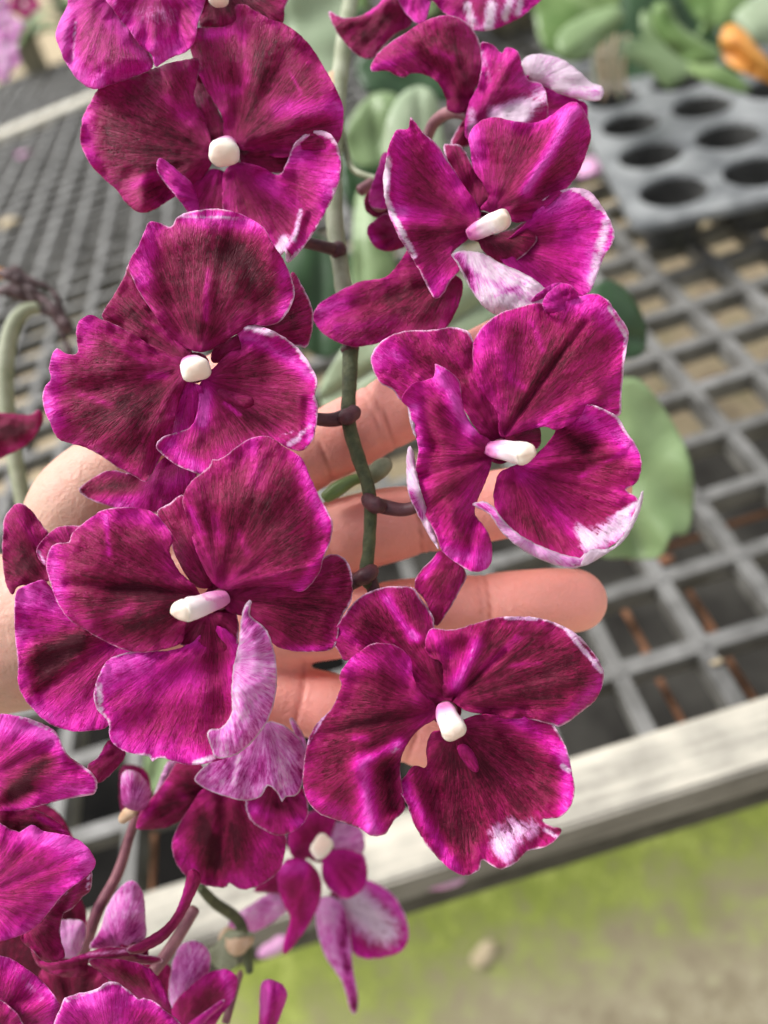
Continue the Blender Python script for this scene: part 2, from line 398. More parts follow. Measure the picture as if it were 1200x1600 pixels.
# ---------------------------------------------------------------- the setting
def xyz(g, h): return Vector((g.x, g.y, BZ + h))
def quadbox(c, thick_down, name, mat, parent=None, bev=.0015, sub=None):
    """closed box from four top corners (world), going down; bevelled"""
    bm = bmesh.new(); t = [bm.verts.new(v) for v in c]; d = [bm.verts.new(v - Vector((0, 0, thick_down))) for v in c]
    bm.faces.new(t); bm.faces.new(d[::-1])
    for i in range(4): bm.faces.new((t[i], d[i], d[(i + 1) % 4], t[(i + 1) % 4]))
    bmesh.ops.recalc_face_normals(bm, faces=bm.faces)
    bmesh.ops.bevel(bm, geom=bm.edges[:], offset=bev, segments=2, affect='EDGES')
    V = [v.co.copy() for v in bm.verts]; bm.verts.index_update(); Fc = [[v.index for v in f.verts] for f in bm.faces]; bm.free()
    return mk(name, V, Fc, mat, parent, smooth=False)
# ground
def ground_material():
    m, nt, b, out = newmat('mossy_ground'); n = NT(nt); co = n.coord('Object')
    big = n.noise(co, 5, 5, .6, .4); mid = n.noise(co, 22, 5, .65, .3); fine = n.noise(co, 85, 5, .75)
    x, y, z = n.sep(co)[0:3]
    # algae grows in a band along the foot of the bench
    a = n.m('ADD', n.m('MULTIPLY', x, ALG[0]), n.m('ADD', n.m('MULTIPLY', y, ALG[1]), ALG[2]))
    g = n.m('ADD', a, n.m('ADD', n.m('MULTIPLY', n.m('SUBTRACT', big, .5), 1.6), n.m('ADD', n.m('MULTIPLY', n.m('SUBTRACT', mid, .5), 2.4), n.m('MULTIPLY', n.m('SUBTRACT', fine, .5), 2.2))))
    gf = n.smooth(g, -.1, 1.1)
    tan = n.ramp(n.m('ADD', n.m('MULTIPLY', mid, .6), n.m('MULTIPLY', fine, .4)), [(.33, (.22, .175, .11)), (.5, (.36, .31, .20)), (.66, (.52, .46, .33))])
    grn = n.ramp(n.m('ADD', n.m('MULTIPLY', mid, .5), n.m('MULTIPLY', fine, .5)), [(.33, (.13, .15, .03)), (.5, (.20, .245, .035)), (.66, (.40, .44, .12))])
    col = n.mix(gf, tan, grn)
    nt.links.new(col, b.inputs['Base Color']); b.inputs['Roughness'].default_value = .95
    nt.links.new(n.bump(fine, .8, .006), b.inputs['Normal'])
    return m
# board geometry from the bench plane
U_ = Vector((math.cos(YAW), math.sin(YAW), 0)); V_ = Vector((-math.sin(YAW), math.cos(YAW), 0))
BH = .012
e1, e2 = G(1200, 1085, BH), G(900, 1180, BH)
bdir = (e1 - e2).normalized()
bn = Vector((-bdir.y, bdir.x, 0))          # away from the viewer
if bn.y < 0: bn = -bn
lo = G(885, 1295, BH); BW = abs((lo - e2).dot(bn))
gpt = G(885, 1400, -BZ)
ea = e2 - bn * BW
ALG = (bn.x * 3.2, bn.y * 3.2, 0); kk = -(ea.x * ALG[0] + ea.y * ALG[1])
# ground seen just past the board: strongest algae there, bare further towards the viewer
g0 = G(900, 1370, -BZ); g1 = G(1000, 1560, -BZ)
k2 = 1.1 / max(1e-3, (g0 - g1).dot(bn)); ALG = (bn.x * k2, bn.y * k2, -g1.dot(bn) * k2 - .02)
M['ground'] = ground_material()
gr = mk('ground', [Vector((x, y, 0)) for x, y in ((-30, -30), (30, -30), (30, 30), (-30, 30))], [(0, 1, 2, 3)], M['ground'], origin=(0, 0, 0)); tag(gr, kind='structure')
M['mat'] = simple('weed_mat', (.025, .023, .021), (.085, .08, .07), 9, .95, .002, 200, detail=7, spec=.08)
fl = G(885, 1295, -.4)
def onb(s, t, z): p = e2 + bdir * s + bn * t; return Vector((p.x, p.y, z))
tA = (G(900, 1250, -BZ) - e2).dot(bn); tB = (G(1120, 690, -BZ) - e2).dot(bn)
wm = mk('path', [onb(-3, tA, .004), onb(3, tA, .004), onb(3, tB, .004), onb(-3, tB, .004)], [(0, 1, 2, 3)], M['mat'], origin=(0, 0, 0)); tag(wm, kind='structure')
M['floor_tan'] = simple('littered_floor', (.12, .09, .055), (.42, .33, .21), 13, .9, .004, 80, detail=8, c3=(.22, .20, .10))
M['mat_shade'] = simple('mat_painted_shade', (.004, .004, .004), (.014, .013, .012), 9, .95, .002, 200, detail=7, spec=.03)  # near-black colour paints in the deep shade under the bench
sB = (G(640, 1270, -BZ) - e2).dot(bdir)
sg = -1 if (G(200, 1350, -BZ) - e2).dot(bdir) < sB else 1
wd = mk('path', [onb(sB, tA - .05, .009), onb(sB + sg * 3, tA - .05, .009), onb(sB + sg * 3, tA + .75, .009), onb(sB, tA + .75, .009)], [(0, 1, 2, 3)], M['mat_shade'], origin=(0, 0, 0)); tag(wd, kind='structure')  # added sheet at the lower left, standing in for under-bench shade
wf = mk('path', [onb(-3, tB, .006), onb(3, tB, .006), onb(5, 20, .006), onb(-8, 20, .006)], [(0, 1, 2, 3)], M['floor_tan'], origin=(0, 0, 0)); tag(wf, kind='structure')

# bench
bench = empty('greenhouse_bench', (e2.x, e2.y + .4, 0))
tag(bench, 'grey plastic mesh-topped greenhouse bench with a weathered wooden edge board', 'bench')
c = CELL; bwid = c * .185; th = .017
NU, NV0, NV1 = 34, -40, 12
def lat(u, v, h=0.0):
    p = Vector((LAT0[0], LAT0[1], 0)) - U_ * (u * c) - V_ * (v * c)
    return Vector((p.x, p.y, BZ + h))
def mesh_top():
    V = []; idx = {}; Fc = []
    def vid(u, v, h):
        k = (round(u, 4), round(v, 4), h)
        if k not in idx:
            idx[k] = len(V); w_ = .0012 * mnoise.noise(Vector((u * .23, v * .23, 5)))
            V.append(lat(u, v, (0 if h == 0 else -th) + w_))
        return idx[k]
    f = bwid / c / 2
    us = range(-26, 24); vs = range(-42, 9)
    for u in us:
        for v in vs:
            ctr = lat(u, v); t = (ctr - e2).dot(bn)
            if t < .006: continue
            o = [(u + a, v + b_) for a in (-f, f, 1 - f) for b_ in (-f, f, 1 - f)]
            q = lambda i, j, h=0: vid(u + (-f, f, 1 - f)[i], v + (-f, f, 1 - f)[j], h)
            Fc.append((q(0, 0), q(1, 0), q(1, 1), q(0, 1)))
            Fc.append((q(1, 0), q(2, 0), q(2, 1), q(1, 1)))
            Fc.append((q(0, 1), q(1, 1), q(1, 2), q(0, 2)))
            for (a, b_) in (((1, 0), (2, 0)), ((2, 1), (1, 1)), ((1, 1), (1, 2)), ((0, 2), (0, 1))):
                Fc.append((q(*a), q(*a, 1), q(*b_, 1), q(*b_)))
    bm = bmesh.new(); bv = [bm.verts.new(v) for v in V]
    for f_ in Fc:
        try: bm.faces.new([bv[i] for i in f_])
        except ValueError: pass
    bmesh.ops.recalc_face_normals(bm, faces=bm.faces)
    # pale bosses at the crossings
    V2 = [v.co.copy() for v in bm.verts]; bm.verts.index_update(); F2 = [[v.index for v in f.verts] for f in bm.faces]; bm.free()
    for u in us:
        for v in vs:
            if u < -14 or v < -14 or (lat(u, v) - e2).dot(bn) < .02: continue
            ctr = lat(u, v, .0002); k0 = len(V2)
            for rr, hh in ((bwid * .62, -.0008), (bwid * .52, .0008), (bwid * .25, .0012)):
                for k in range(10): V2.append(ctr + U_ * (math.cos(k * .6283) * rr) + V_ * (math.sin(k * .6283) * rr) + Vector((0, 0, hh)))
            for j in range(2):
                for k in range(10): F2.append((k0 + j * 10 + k, k0 + j * 10 + (k + 1) % 10, k0 + j * 10 + 10 + (k + 1) % 10, k0 + j * 10 + 10 + k))
            F2.append([k0 + 20 + k for k in range(10)])
    return mk('mesh_top', V2, F2, M['plastic'], bench, smooth=False)
mesh_top()
def wood_material():
    m, nt, b, out = newmat('weathered_board'); n = NT(nt); co = n.coord('Object')
    s = n.m('ADD', n.m('MULTIPLY', n.sep(co)[0], bdir.x), n.m('MULTIPLY', n.sep(co)[1], bdir.y))
    t = n.m('ADD', n.m('MULTIPLY', n.sep(co)[0], bn.x), n.m('MULTIPLY', n.sep(co)[1], bn.y))
    v = n.vec(n.m('MULTIPLY', s, 12), n.m('MULTIPLY', t, 160), n.m('MULTIPLY', n.sep(co)[2], 160))
    g = n.noise(v, 1, 5, .6, .3); blot = n.noise(co, 26, 5, .65)
    col = n.ramp(n.m('ADD', n.m('MULTIPLY', g, .6), n.m('MULTIPLY', blot, .4)), [(.3, (.16, .15, .125)), (.48, (.36, .34, .29)), (.62, (.56, .525, .44))])
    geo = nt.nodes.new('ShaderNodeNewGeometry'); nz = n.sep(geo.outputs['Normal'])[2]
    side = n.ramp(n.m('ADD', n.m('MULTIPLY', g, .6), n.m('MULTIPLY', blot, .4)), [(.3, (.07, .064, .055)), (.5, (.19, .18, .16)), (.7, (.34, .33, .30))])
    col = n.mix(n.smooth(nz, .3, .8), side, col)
    nt.links.new(col, b.inputs['Base Color']); b.inputs['Roughness'].default_value = .85
    nt.links.new(n.bump(g, .6, .0015), b.inputs['Normal'])
    return m
M['wood'] = wood_material()
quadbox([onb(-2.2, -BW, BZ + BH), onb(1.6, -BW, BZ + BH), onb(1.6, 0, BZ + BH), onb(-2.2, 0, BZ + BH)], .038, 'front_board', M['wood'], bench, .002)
M['side_dark'] = simple('dark_rail', (.025, .024, .018), (.09, .085, .07), 60, .9, .003, 200)  # darker colour for the rail below the board
quadbox([onb(-2.2, -BW * .85, BZ + BH - .0385), onb(1.6, -BW * .85, BZ + BH - .0385), onb(1.6, -BW * .3, BZ + BH - .0385), onb(-2.2, -BW * .3, BZ + BH - .0385)], .05, 'under_rail', M['side_dark'], bench, .002)
r1, r2 = G(0, 207, .01), G(140, 150, .01); rd = (r2 - r1).normalized(); rn = Vector((-rd.y, rd.x, 0))
M['rail'] = simple('pale_rail', (.45, .42, .35), (.62, .59, .50), 12, .8, .001, 60)
quadbox([r1 - rd * 1.5 - rn * .03, r1 + rd * 3 - rn * .03, r1 + rd * 3 + rn * .03, r1 - rd * 1.5 + rn * .03], .045, 'back_rail', M['rail'], bench, .002)
for (a, b_) in (((975, 950), (1010, 1018)), ((1068, 915), (1118, 985)), ((1130, 1020), (1172, 1080)), ((1030, 1062), (1065, 1125)), ((240, 1330), (236, 1400))):
    p, q = G(*a, -.035), G(*b_, -.035); d = (q - p).normalized(); mid = (p + q) / 2
    V, Fc = tube_geo([mid - V_ * .034, mid + V_ * .034], [.0022, .0022], 8); mk('support_wire', V, Fc, M['rust'], bench)
for (a, b_) in (((1137, 825), (1200, 797)), ((1015, 862), (1095, 838)), ((1075, 605), (1110, 590))):
    p, q = G(*a, -.035), G(*b_, -.035); mid = (p + q) / 2
    V, Fc = tube_geo([mid - U_ * .034, mid + U_ * .034], [.0022, .0022], 8); mk('support_wire', V, Fc, M['rust'], bench)

# seedling tray
def tray():
    h = .055
    a, b_, c_ = G(1053, 297, h), G(985, 193, h), G(1185, 264, h)
    vv = (b_ - a) / 2; uu = c_ - a
    vd = vv.normalized(); ud = Vector((vd.y, -vd.x, 0)); 
    if ud.dot(uu) < 0: ud = -ud
    pv, pu = vv.length, uu.dot(ud); rad = min(pv, pu) * .40
    root = empty('seedling_tray', a - Vector((0, 0, h)))
    tag(root, 'empty grey plastic seedling tray with round cell holes, standing on the bench mesh', 'tray')
    V = []; Fc = []; N = 24
    def rect(k, hw, hh):
        an = 2 * math.pi * k / N + math.pi / 4; cx_, cy_ = math.cos(an), math.sin(an); m_ = max(abs(cx_), abs(cy_)); return cx_ / m_ * hw, cy_ / m_ * hh
    for i in range(0, 4):
        for j in range(0, 6):
            ctr = a + ud * (pu * i) + vd * (pv * j); k0 = len(V)
            for k in range(N):
                x, y = rect(k, pu / 2, pv / 2); V.append(ctr + ud * x + vd * y)
            for k in range(N):
                an = 2 * math.pi * k / N + math.pi / 4; V.append(ctr + (ud * math.cos(an) + vd * math.sin(an)) * rad * 1.06)
            for k in range(N):
                an = 2 * math.pi * k / N + math.pi / 4; V.append(ctr + (ud * math.cos(an) + vd * math.sin(an)) * rad - Vector((0, 0, .003)))
            for q in range(2):
                for k in range(N): Fc.append((k0 + q * N + k, k0 + q * N + (k + 1) % N, k0 + (q + 1) * N + (k + 1) % N, k0 + (q + 1) * N + k))
            CV = []; CF = []
            for (rr, zz) in ((1.0, -.003), (.93, -.02), (.84, -.046), (.5, -.048)):
                for k in range(N):
                    an = 2 * math.pi * k / N; CV.append(ctr + (ud * math.cos(an) + vd * math.sin(an)) * rad * rr * .995 + Vector((0, 0, zz)))
            for q in range(3):
                for k in range(N): CF.append((q * N + k, q * N + (k + 1) % N, (q + 1) * N + (k + 1) % N, (q + 1) * N + k))
            if i < 3 and j < 4: mk('cell', CV, CF, M['traycup'], root)
    # rolled skirt
    hw = pu * .5; x0, x1, y0, y1 = -pu / 2, pu * 3.5, -pv / 2, pv * 5.5; m = .006
    out = []
    for (cx_, cy_, sx, sy) in ((x0, y0, -1, -1), (x1, y0, 1, -1), (x1, y1, 1, 1), (x0, y1, -1, 1)):
        for t in range(6):
            a_ = {(-1, -1): math.pi, (1, -1): 1.5 * math.pi, (1, 1): 0, (-1, 1): .5 * math.pi}[(sx, sy)] + t * math.pi / 10
            out.append((cx_ - sx * .004 + math.cos(a_) * (m + .006), cy_ - sy * .004 + math.sin(a_) * (m + .006)))
    k0 = len(V)
    for (s_, zz) in ((.965, 0.0004), (1.0, 0), (1.006, -.003), (1.007, -.007)):
        for (x, y) in out: V.append(a + ud * ((x - (x0 + x1) / 2) * (s_ if s_ > .99 else 1) + (x0 + x1) / 2 - (0)) + vd * ((y - (y0 + y1) / 2) * (s_ if s_ > .99 else 1) + (y0 + y1) / 2) + Vector((0, 0, zz)))
    n_ = len(out)
    for k in range(n_):   # inner ring pulled to the panel edge
        x, y = out[k]; x = min(max(x, x0), x1); y = min(max(y, y0), y1); V[k0 + k] = a + ud * x + vd * y + Vector((0, 0, .0005))
    for q in range(3):
        for k in range(n_): Fc.append((k0 + q * n_ + k, k0 + q * n_ + (k + 1) % n_, k0 + (q + 1) * n_ + (k + 1) % n_, k0 + (q + 1) * n_ + k))
    mk('panel', V, Fc, M['tray'], root, smooth=False)
tray()

# background plants
def strap(name, base, az, elev, length, width, droop, mat, parent, n=14, seed=0):
    """a strap-shaped leaf with a channel along its middle"""
    V = []; Fc = []; p = Vector(base); el = elev
    side = Vector((-math.sin(az), math.cos(az), 0)); m = 6
    for i in range(n + 1):
        t = i / n; d = Vector((math.cos(az) * math.cos(el), math.sin(az) * math.cos(el), math.sin(el))); nr = side.cross(d)
        wv = width * (math.sin(math.pi * min(1, (t * .86 + .10))) ** .62) * (1 if t < .9 else max(.05, (1 - (t - .9) / .1) ** .5 * .9 + .1)) / 2
        for j in range(m + 1):
            s = j / m * 2 - 1; V.append(p + side * (s * wv) - nr * (abs(s) ** 1.5 * wv * -.35))
        p = p + d * (length / n); el -= droop / n * (1 + .3 * math.sin(seed + i))
    for i in range(n):
        for j in range(m): a = i * (m + 1) + j; Fc.append((a, a + 1, a + m + 2, a + m + 1))
    o = mk(name, V, Fc, mat, parent); md = o.modifiers.new('t', 'SOLIDIFY'); md.thickness = .0016
    return o
def pot_plant(pos, n_leaf, seed, label, L=.16, W=.055, mats=('leaf_bright', 'leaf_mid'), potr=.045, el=(.5, 1.1), azs=None):
    rnd = random.Random(seed); root = empty('potted_orchid', pos); tag(root, label, 'potted plant', 'potted orchids standing on the far bench')
    h = .075; prof = [(0, .72), (.02, .76), (.98, .98), (1.0, 1.06), (1.03, 1.06), (1.03, .97), (.86, .92)]
    V = []; Fc = []; N = 24
    for (t, r_) in prof:
        for k in range(N): V.append(Vector(pos) + Vector((math.cos(k * 2 * math.pi / N) * potr * r_, math.sin(k * 2 * math.pi / N) * potr * r_, t * h)))
    for i in range(len(prof) - 1):
        for k in range(N): Fc.append((i * N + k, i * N + (k + 1) % N, (i + 1) * N + (k + 1) % N, (i + 1) * N + k))
    Fc.append(list(range(N))[::-1])
    mk('pot', V, Fc, M['pot'], root)
    V = [Vector(pos) + Vector((0, 0, h * .9))]; Fc = []
    for r_ in (.5, .92):
        for k in range(N): V.append(Vector(pos) + Vector((math.cos(k * 2 * math.pi / N) * potr * r_, math.sin(k * 2 * math.pi / N) * potr * r_, h * (.88 + .06 * rnd.random()))))
    for k in range(N): Fc.append((0, 1 + k, 1 + (k + 1) % N)); Fc.append((1 + k, 1 + N + k, 1 + N + (k + 1) % N, 1 + (k + 1) % N))
    mk('potting_bark', V, Fc, M['bark'], root)
    for i in range(n_leaf):
        az = (azs[i] if azs else i * 2.4 + rnd.uniform(-.4, .4))
        strap('leaf', Vector(pos) + Vector((0, 0, h * .92)) + Vector((math.cos(az), math.sin(az), 0)) * .008, az, rnd.uniform(*el), L * rnd.uniform(.8, 1.15), W * rnd.uniform(.8, 1.1), rnd.uniform(.9, 1.9), M[mats[i % len(mats)]], root, seed=i + seed)
    return root
# ---------------------------------------------------------------- hand
def skin_material():
    m, nt, b, out = newmat('skin'); n = NT(nt); co = n.coord()
    red = n.attr('red', 'Fac'); cz = n.attr('crease', 'Fac')
    mott = n.noise(co, 110, 5, .65); fine = n.noise(co, 900, 4, .65)
    base = n.mix(n.m('ADD', n.m('MULTIPLY', n.m('SUBTRACT', mott, .5), .9), red, clamp=True), (.54, .33, .25), (.95, .39, .33))
    col = n.mix(n.m('MULTIPLY', cz, .6), base, (.50, .13, .09))
    nt.links.new(col, b.inputs['Base Color']); b.inputs['Roughness'].default_value = .48
    b.inputs['Subsurface Weight'].default_value = .25; b.inputs['Subsurface Radius'].default_value = (.006, .002, .001); b.inputs['Subsurface Scale'].default_value = 1
    b.inputs['Specular IOR Level'].default_value = .4
    # papillary ridges and fine lines
    h = n.bump(fine, .6, .0004); h2 = n.bump(n.noise(co, 260, 5, .65, 1.2), .6, .0007, h)
    nt.links.new(h2, b.inputs['Normal'])
    return m
M['skin'] = skin_material()
def hand():
    chains = {
        'index': [(250, 850, .181, 62), (420, 745, .181, 60), (500, 702, .178, 58), (600, 650, .176, 58), (680, 605, .175, 53), (760, 560, .174, 52), (830, 520, .172, 46), (862, 502, .171, 36)],
        'middle': [(260, 900, .181, 64), (430, 860, .181, 62), (520, 842, .179, 61), (600, 822, .178, 60), (700, 803, .177, 56), (800, 785, .175, 55), (900, 770, .173, 51), (945, 764, .172, 42)],
        'ring': [(260, 960, .181, 64), (400, 985, .181, 62), (500, 975, .181, 58), (620, 960, .179, 55), (700, 952, .178, 53), (800, 944, .176, 53), (865, 939, .175, 52), (898, 938, .175, 50)],
        'little': [(230, 1020, .182, 66), (360, 1070, .182, 58), (460, 1092, .182, 54), (560, 1115, .180, 51), (640, 1145, .178, 48), (710, 1170, .176, 44), (735, 1178, .175, 36)],
        'thumb': [(110, 960, .184, 95), (118, 860, .182, 84), (135, 790, .180, 82), (200, 725, .180, 68), (280, 660, .179, 58), (350, 600, .178, 50), (372, 582, .178, 40)],
        'palm1': [(-150, 1000, .190, 135), (40, 985, .188, 122), (160, 950, .188, 105), (300, 880, .188, 85)],
        'palm2': [(100, 960, .190, 110), (250, 960, .188, 100), (380, 960, .186, 80)],
        'palm3': [(60, 1010, .188, 95), (200, 1020, .188, 88), (330, 1040, .185, 76)],
        'arm': [(-150, 1000, .190, 135), (-420, 1060, .200, 150), (-800, 1160, .22, 170)],
    }
    bm = bmesh.new()
    for ch, pts in chains.items():
        q = cr(pts, 9 if ch != 'arm' else 30, closed=False)
        for a in q:
            z = a[2]; r_ = a[3] * z / F
            bmesh.ops.create_icosphere(bm, subdivisions=3, radius=r_, matrix=Matrix.Translation(P(a[0], a[1], z)))
    me = bpy.data.meshes.new('hand_raw'); bm.to_mesh(me); bm.free()
    tmp = bpy.data.objects.new('hand_raw', me); C.objects.link(tmp)
    md = tmp.modifiers.new('r', 'REMESH'); md.mode = 'VOXEL'; md.voxel_size = .0009
    ms = tmp.modifiers.new('s', 'SMOOTH'); ms.factor = .5; ms.iterations = 14
    dg = bpy.context.evaluated_depsgraph_get(); ev = tmp.evaluated_get(dg)
    m2 = bpy.data.meshes.new_from_object(ev); bpy.data.objects.remove(tmp)
    n = len(m2.vertices); co = np.zeros(n * 3); m2.vertices.foreach_get('co', co); co = co.reshape(-1, 3)
    no = np.zeros(n * 3); m2.vertex_normals.foreach_get('vector', no); no = no.reshape(-1, 3)
    crease = np.zeros(n); red = np.full(n, .68)
    # pixel coordinates of every vertex, for placing creases on the anatomy
    rel = co - np.array(CAM); zc = rel @ np.array(fw); X = 600 + F * (rel @ np.array(rt)) / zc; Y = 800 - F * (rel @ np.array(up)) / zc
    joints = [(600, 648, -.50, 58, 1), (586, 656, -.50, 58, .6), (720, 583, -.5, 54, .8), (500, 702, -.5, 60, .9), (655, 812, -.19, 60, 1), (667, 810, -.19, 60, .6), (500, 845, -.19, 62, .9), (512, 843, -.19, 62, .5),
              (765, 947, -.08, 54, 1), (752, 948, -.08, 54, .5), (600, 962, -.08, 56, 1), (560, 1115, .2, 52, 1), (470, 1092, .2, 55, .8), (650, 1150, .3, 50, .8), (200, 725, -.75, 66, .6)]
    for (jx, jy, sl, rr, am) in joints:
        L = math.hypot(1, sl); ux, uy = 1 / L, sl / L
        al = (X - jx) * ux + (Y - jy) * uy; ac = -(X - jx) * uy + (Y - jy) * ux
        al = al + ac * ac / rr * .10
        mk_ = np.clip(1.15 - np.abs(ac) / rr, 0, 1) ** .5
        crease += am * np.exp(-(al / 2.6) ** 2) * mk_
        co -= no * (np.exp(-(al / 4.0) ** 2) * mk_ * am * .0008)[:, None]
        co -= no * (np.exp(-(al / 26) ** 2) * mk_ * am * .0008)[:, None]
    red += np.clip((X - 430) / 200, 0, 1) * .3 + .35 * np.exp(-((X - 905) / 60) ** 2 - ((Y - 937) / 60) ** 2) + .25 * np.exp(-((Y - 1100) / 70) ** 2) * (X > 380)
    red -= .58 * np.clip((330 - X) / 150, 0, 1)
    o = mk('person', [Vector(c_) for c_ in co], [tuple(p.vertices) for p in m2.polygons], M['skin'], None, origin=P(100, 960, .185))
    A = o.data.attributes.new('crease', 'FLOAT', 'POINT'); A.data.foreach_set('value', np.clip(crease, 0, 1))
    A = o.data.attributes.new('red', 'FLOAT', 'POINT'); A.data.foreach_set('value', np.clip(red, 0, 1))
    tag(o, 'open bare hand held palm up behind the orchid spray, fingers pointing right', 'person')
hand()
# ---------------------------------------------------------------- the main orchid spray
R1 = (60, 0, 2.4); R2 = (480, 0, 2.4); R3 = (50, 300, 2.4); R4 = (560, 430, 2.4); R5 = (0, 660, 2.1429); R6 = (450, 880, 2.3077); R7 = (0, 1080, 3.0769); R8 = (180, 1120, 2.4); PX = (0, 0, 1)
spray = empty('orchid_plant', P(540, 60, .20))
tag(spray, 'spray of large maroon magenta orchids with white knobs, hanging in front of the open hand', 'orchid')
px_tube('stem', [(560, -60, .235, 2.6), (538, 60, .215, 2.6), (524, 200, .200, 2.55), (522, 330, .188, 2.45), (534, 430, .178, 2.3), (545, 500, .171, 2.15), (548, 546, .166, 2.1)], M['stem_pale'], spray, 6, 14, .10)
px_tube('stem', [(548, 540, .1665, 2.1), (546, 600, .163, 1.8), (545, 660, .161, 1.75), (560, 715, .160, 1.65), (575, 760, .159, 1.6),
                 (579, 800, .159, 1.55), (576, 860, .159, 1.5), (572, 905, .159, 1.6), (590, 925, .160, .9)], M['stem'], spray, 6, 14, .10)
# side shoots and nodes
for pts_ in ([(556, 640, .1605, 1.6), (549, 648, .159, 2.0), (540, 652, .1585, 1.9), (530, 655, .159, 1.0)], [(572, 776, .159, 1.5), (580, 786, .157, 2.0), (590, 790, .157, 1.9), (602, 792, .158, 1.1)],
              [(584, 888, .159, 1.4), (577, 896, .157, 2.0), (566, 902, .157, 1.8), (552, 908, .158, 1.0)], [(530, 384, .181, 1.6), (528, 392, .179, 2.4), (518, 394, .178, 1.7)], [(546, 540, .166, 2.1), (547, 546, .166, 2.35), (548, 553, .166, 2.0)]):
    px_tube('bract', pts_, M['stem_brown'], spray, 3, 12, .3)
px_tube('side_shoot', [(527, 160, .204, 1.0), (540, 230, .20, .9), (552, 265, .196, .9), (590, 280, .188, .9)], M['stem_pale'], spray, 5)
px_tube('node', [(524, 118, .208, 2.2), (521, 132, .207, 2.3), (524, 146, .205, 2.2)], M['bract'], spray, 4)
px_tube('flower_stalk', [(530, 392, .180, 1.7), (500, 384, .174, 1.5), (455, 372, .168, 1.4), (430, 350, .165, 1.3)], M['stem_brown'], spray, 5)
px_tube('flower_stalk', [(545, 648, .162, 1.9), (520, 656, .160, 1.7), (485, 652, .157, 1.5), (430, 630, .155, 1.3)], M['stem_brown'], spray, 5)
px_tube('flower_stalk', [(580, 785, .160, 1.65), (605, 793, .159, 1.75), (640, 795, .158, 1.5), (690, 770, .154, 1.4), (740, 730, .152, 1.3)], M['stem_brown'], spray, 5)
px_tube('flower_stalk', [(578, 893, .159, 2.0), (552, 910, .158, 1.7), (530, 918, .156, 1.5), (450, 930, .153, 1.3)], M['stem_brown'], spray, 5)
px_tube('flower_stalk', [(578, 905, .160, 1.7), (600, 960, .158, 1.5), (660, 1060, .154, 1.3)], M['stem_brown'], spray, 5)
px_tube('flower_stalk', [(760, 200, .172, 1.5), (715, 175, .178, 1.6), (680, 190, .186, 1.6), (650, 240, .19, 1.6), (560, 300, .19, 1.6)], M['pedicel'], spray, 5)
px_tube('bud_shoot', [(572, 745, .168, 1.0), (548, 752, .168, 1.5), (525, 766, .168, 1.9), (505, 780, .168, 1.4)], M['leaf_bright'], spray, 5)
px_tube('young_bud', [(578, 752, .167, 1.4), (588, 738, .166, 2.3), (600, 728, .166, 2.2), (612, 722, .166, 1.2)], M['stem_pale'], spray, 4)

def L(name, tf, z, pts, base, mat, E=0, dome=2, parent=None, **k):
    if 'rel' not in k:
        far_ = max(pts, key=lambda q: (q[0] - base[0]) ** 2 + (q[1] - base[1]) ** 2)
        k['rel'] = [(base[0], base[1], far_[0], far_[1], 7, -3.0)]
    return petal(name, parent or spray, tf, z, pts, base, E, 0, dome=dome * .6, mat=mat, ruf=.8, und=4, fray=.2, thick=.9, step=9, **k)

# F1 upper left ------------------------------------------------------------
f = flower(spray, R1, .162, (697, 565), 'upper left maroon flower with a round white knob, its left petal folded at the foot', [(440, 350, .170)])
petal('sepal', f, R1, .162, [(590, 270), (620, 300), (660, 380), (690, 450), (715, 540), (670, 560), (620, 520), (590, 430), (575, 350)], (690, 560), -3, -2, .10, dome=1)
petal('sepal', f, R1, .162, [(760, 520), (830, 530), (930, 540), (1000, 580), (960, 640), (900, 650), (820, 640), (760, 610)], (720, 590), -3, -2, .08)
petal('sepal', f, R1, .162, [(560, 690), (620, 640), (690, 640), (740, 700), (760, 840), (640, 850), (560, 800)], (690, 600), -3, -2, .42)
petal('petal', f, R1, .162, [(605, 235, 1), (590, 218), (555, 224), (500, 235), (430, 260), (350, 290), (270, 315), (225, 335), (190, 395), (165, 450), (158, 530), (185, 600), (235, 660), (290, 710), (330, 760), (375, 795), (430, 788), (490, 750), (560, 705), (620, 660), (650, 610), (650, 540), (625, 450), (585, 370), (595, 300)], (660, 580), 1.5, 0, .22, dome=3, rim=.12,
      pig=[('m', 180, 380, 200, 600, 40, .3), ('m', 480, 380, 560, 460, 35, .35), ('m', 360, 690, 440, 660, 25, .45), ('d', 300, 520, 560, 540, 60, .08)], rel=[(395, 760, 400, 690, 35, 2.2), (470, 730, 430, 700, 40, -3), (230, 400, 600, 560, 40, -.8)])
petal('petal', f, R1, .162, [(700, 520), (690, 440), (650, 370), (610, 300), (585, 230), (568, 165), (575, 112), (640, 105), (700, 100), (742, 75), (738, 25), (770, 15), (815, 42), (870, 72), (925, 92), (980, 130), (1030, 185), (1070, 250), (1110, 320), (1140, 390), (1145, 440), (1130, 525), (1080, 560), (1000, 580), (900, 590), (830, 570), (760, 560)], (735, 560), 2.5, .3, .26, dome=2.5, rim=.08,
      pig=[('m', 900, 410, 1110, 400, 45, .5), ('m', 770, 130, 780, 300, 25, .3), ('m', 690, 330, 750, 340, 30, .3), ('m', 940, 260, 985, 355, 6, .4), ('m', 590, 140, 720, 120, 20, .3)], rel=[(760, 540, 1080, 400, 40, 1.0), (740, 540, 770, 130, 30, -1.2), (1000, 470, 1120, 500, 35, -1.4), (1000, 580, 830, 560, 30, -1.5)])
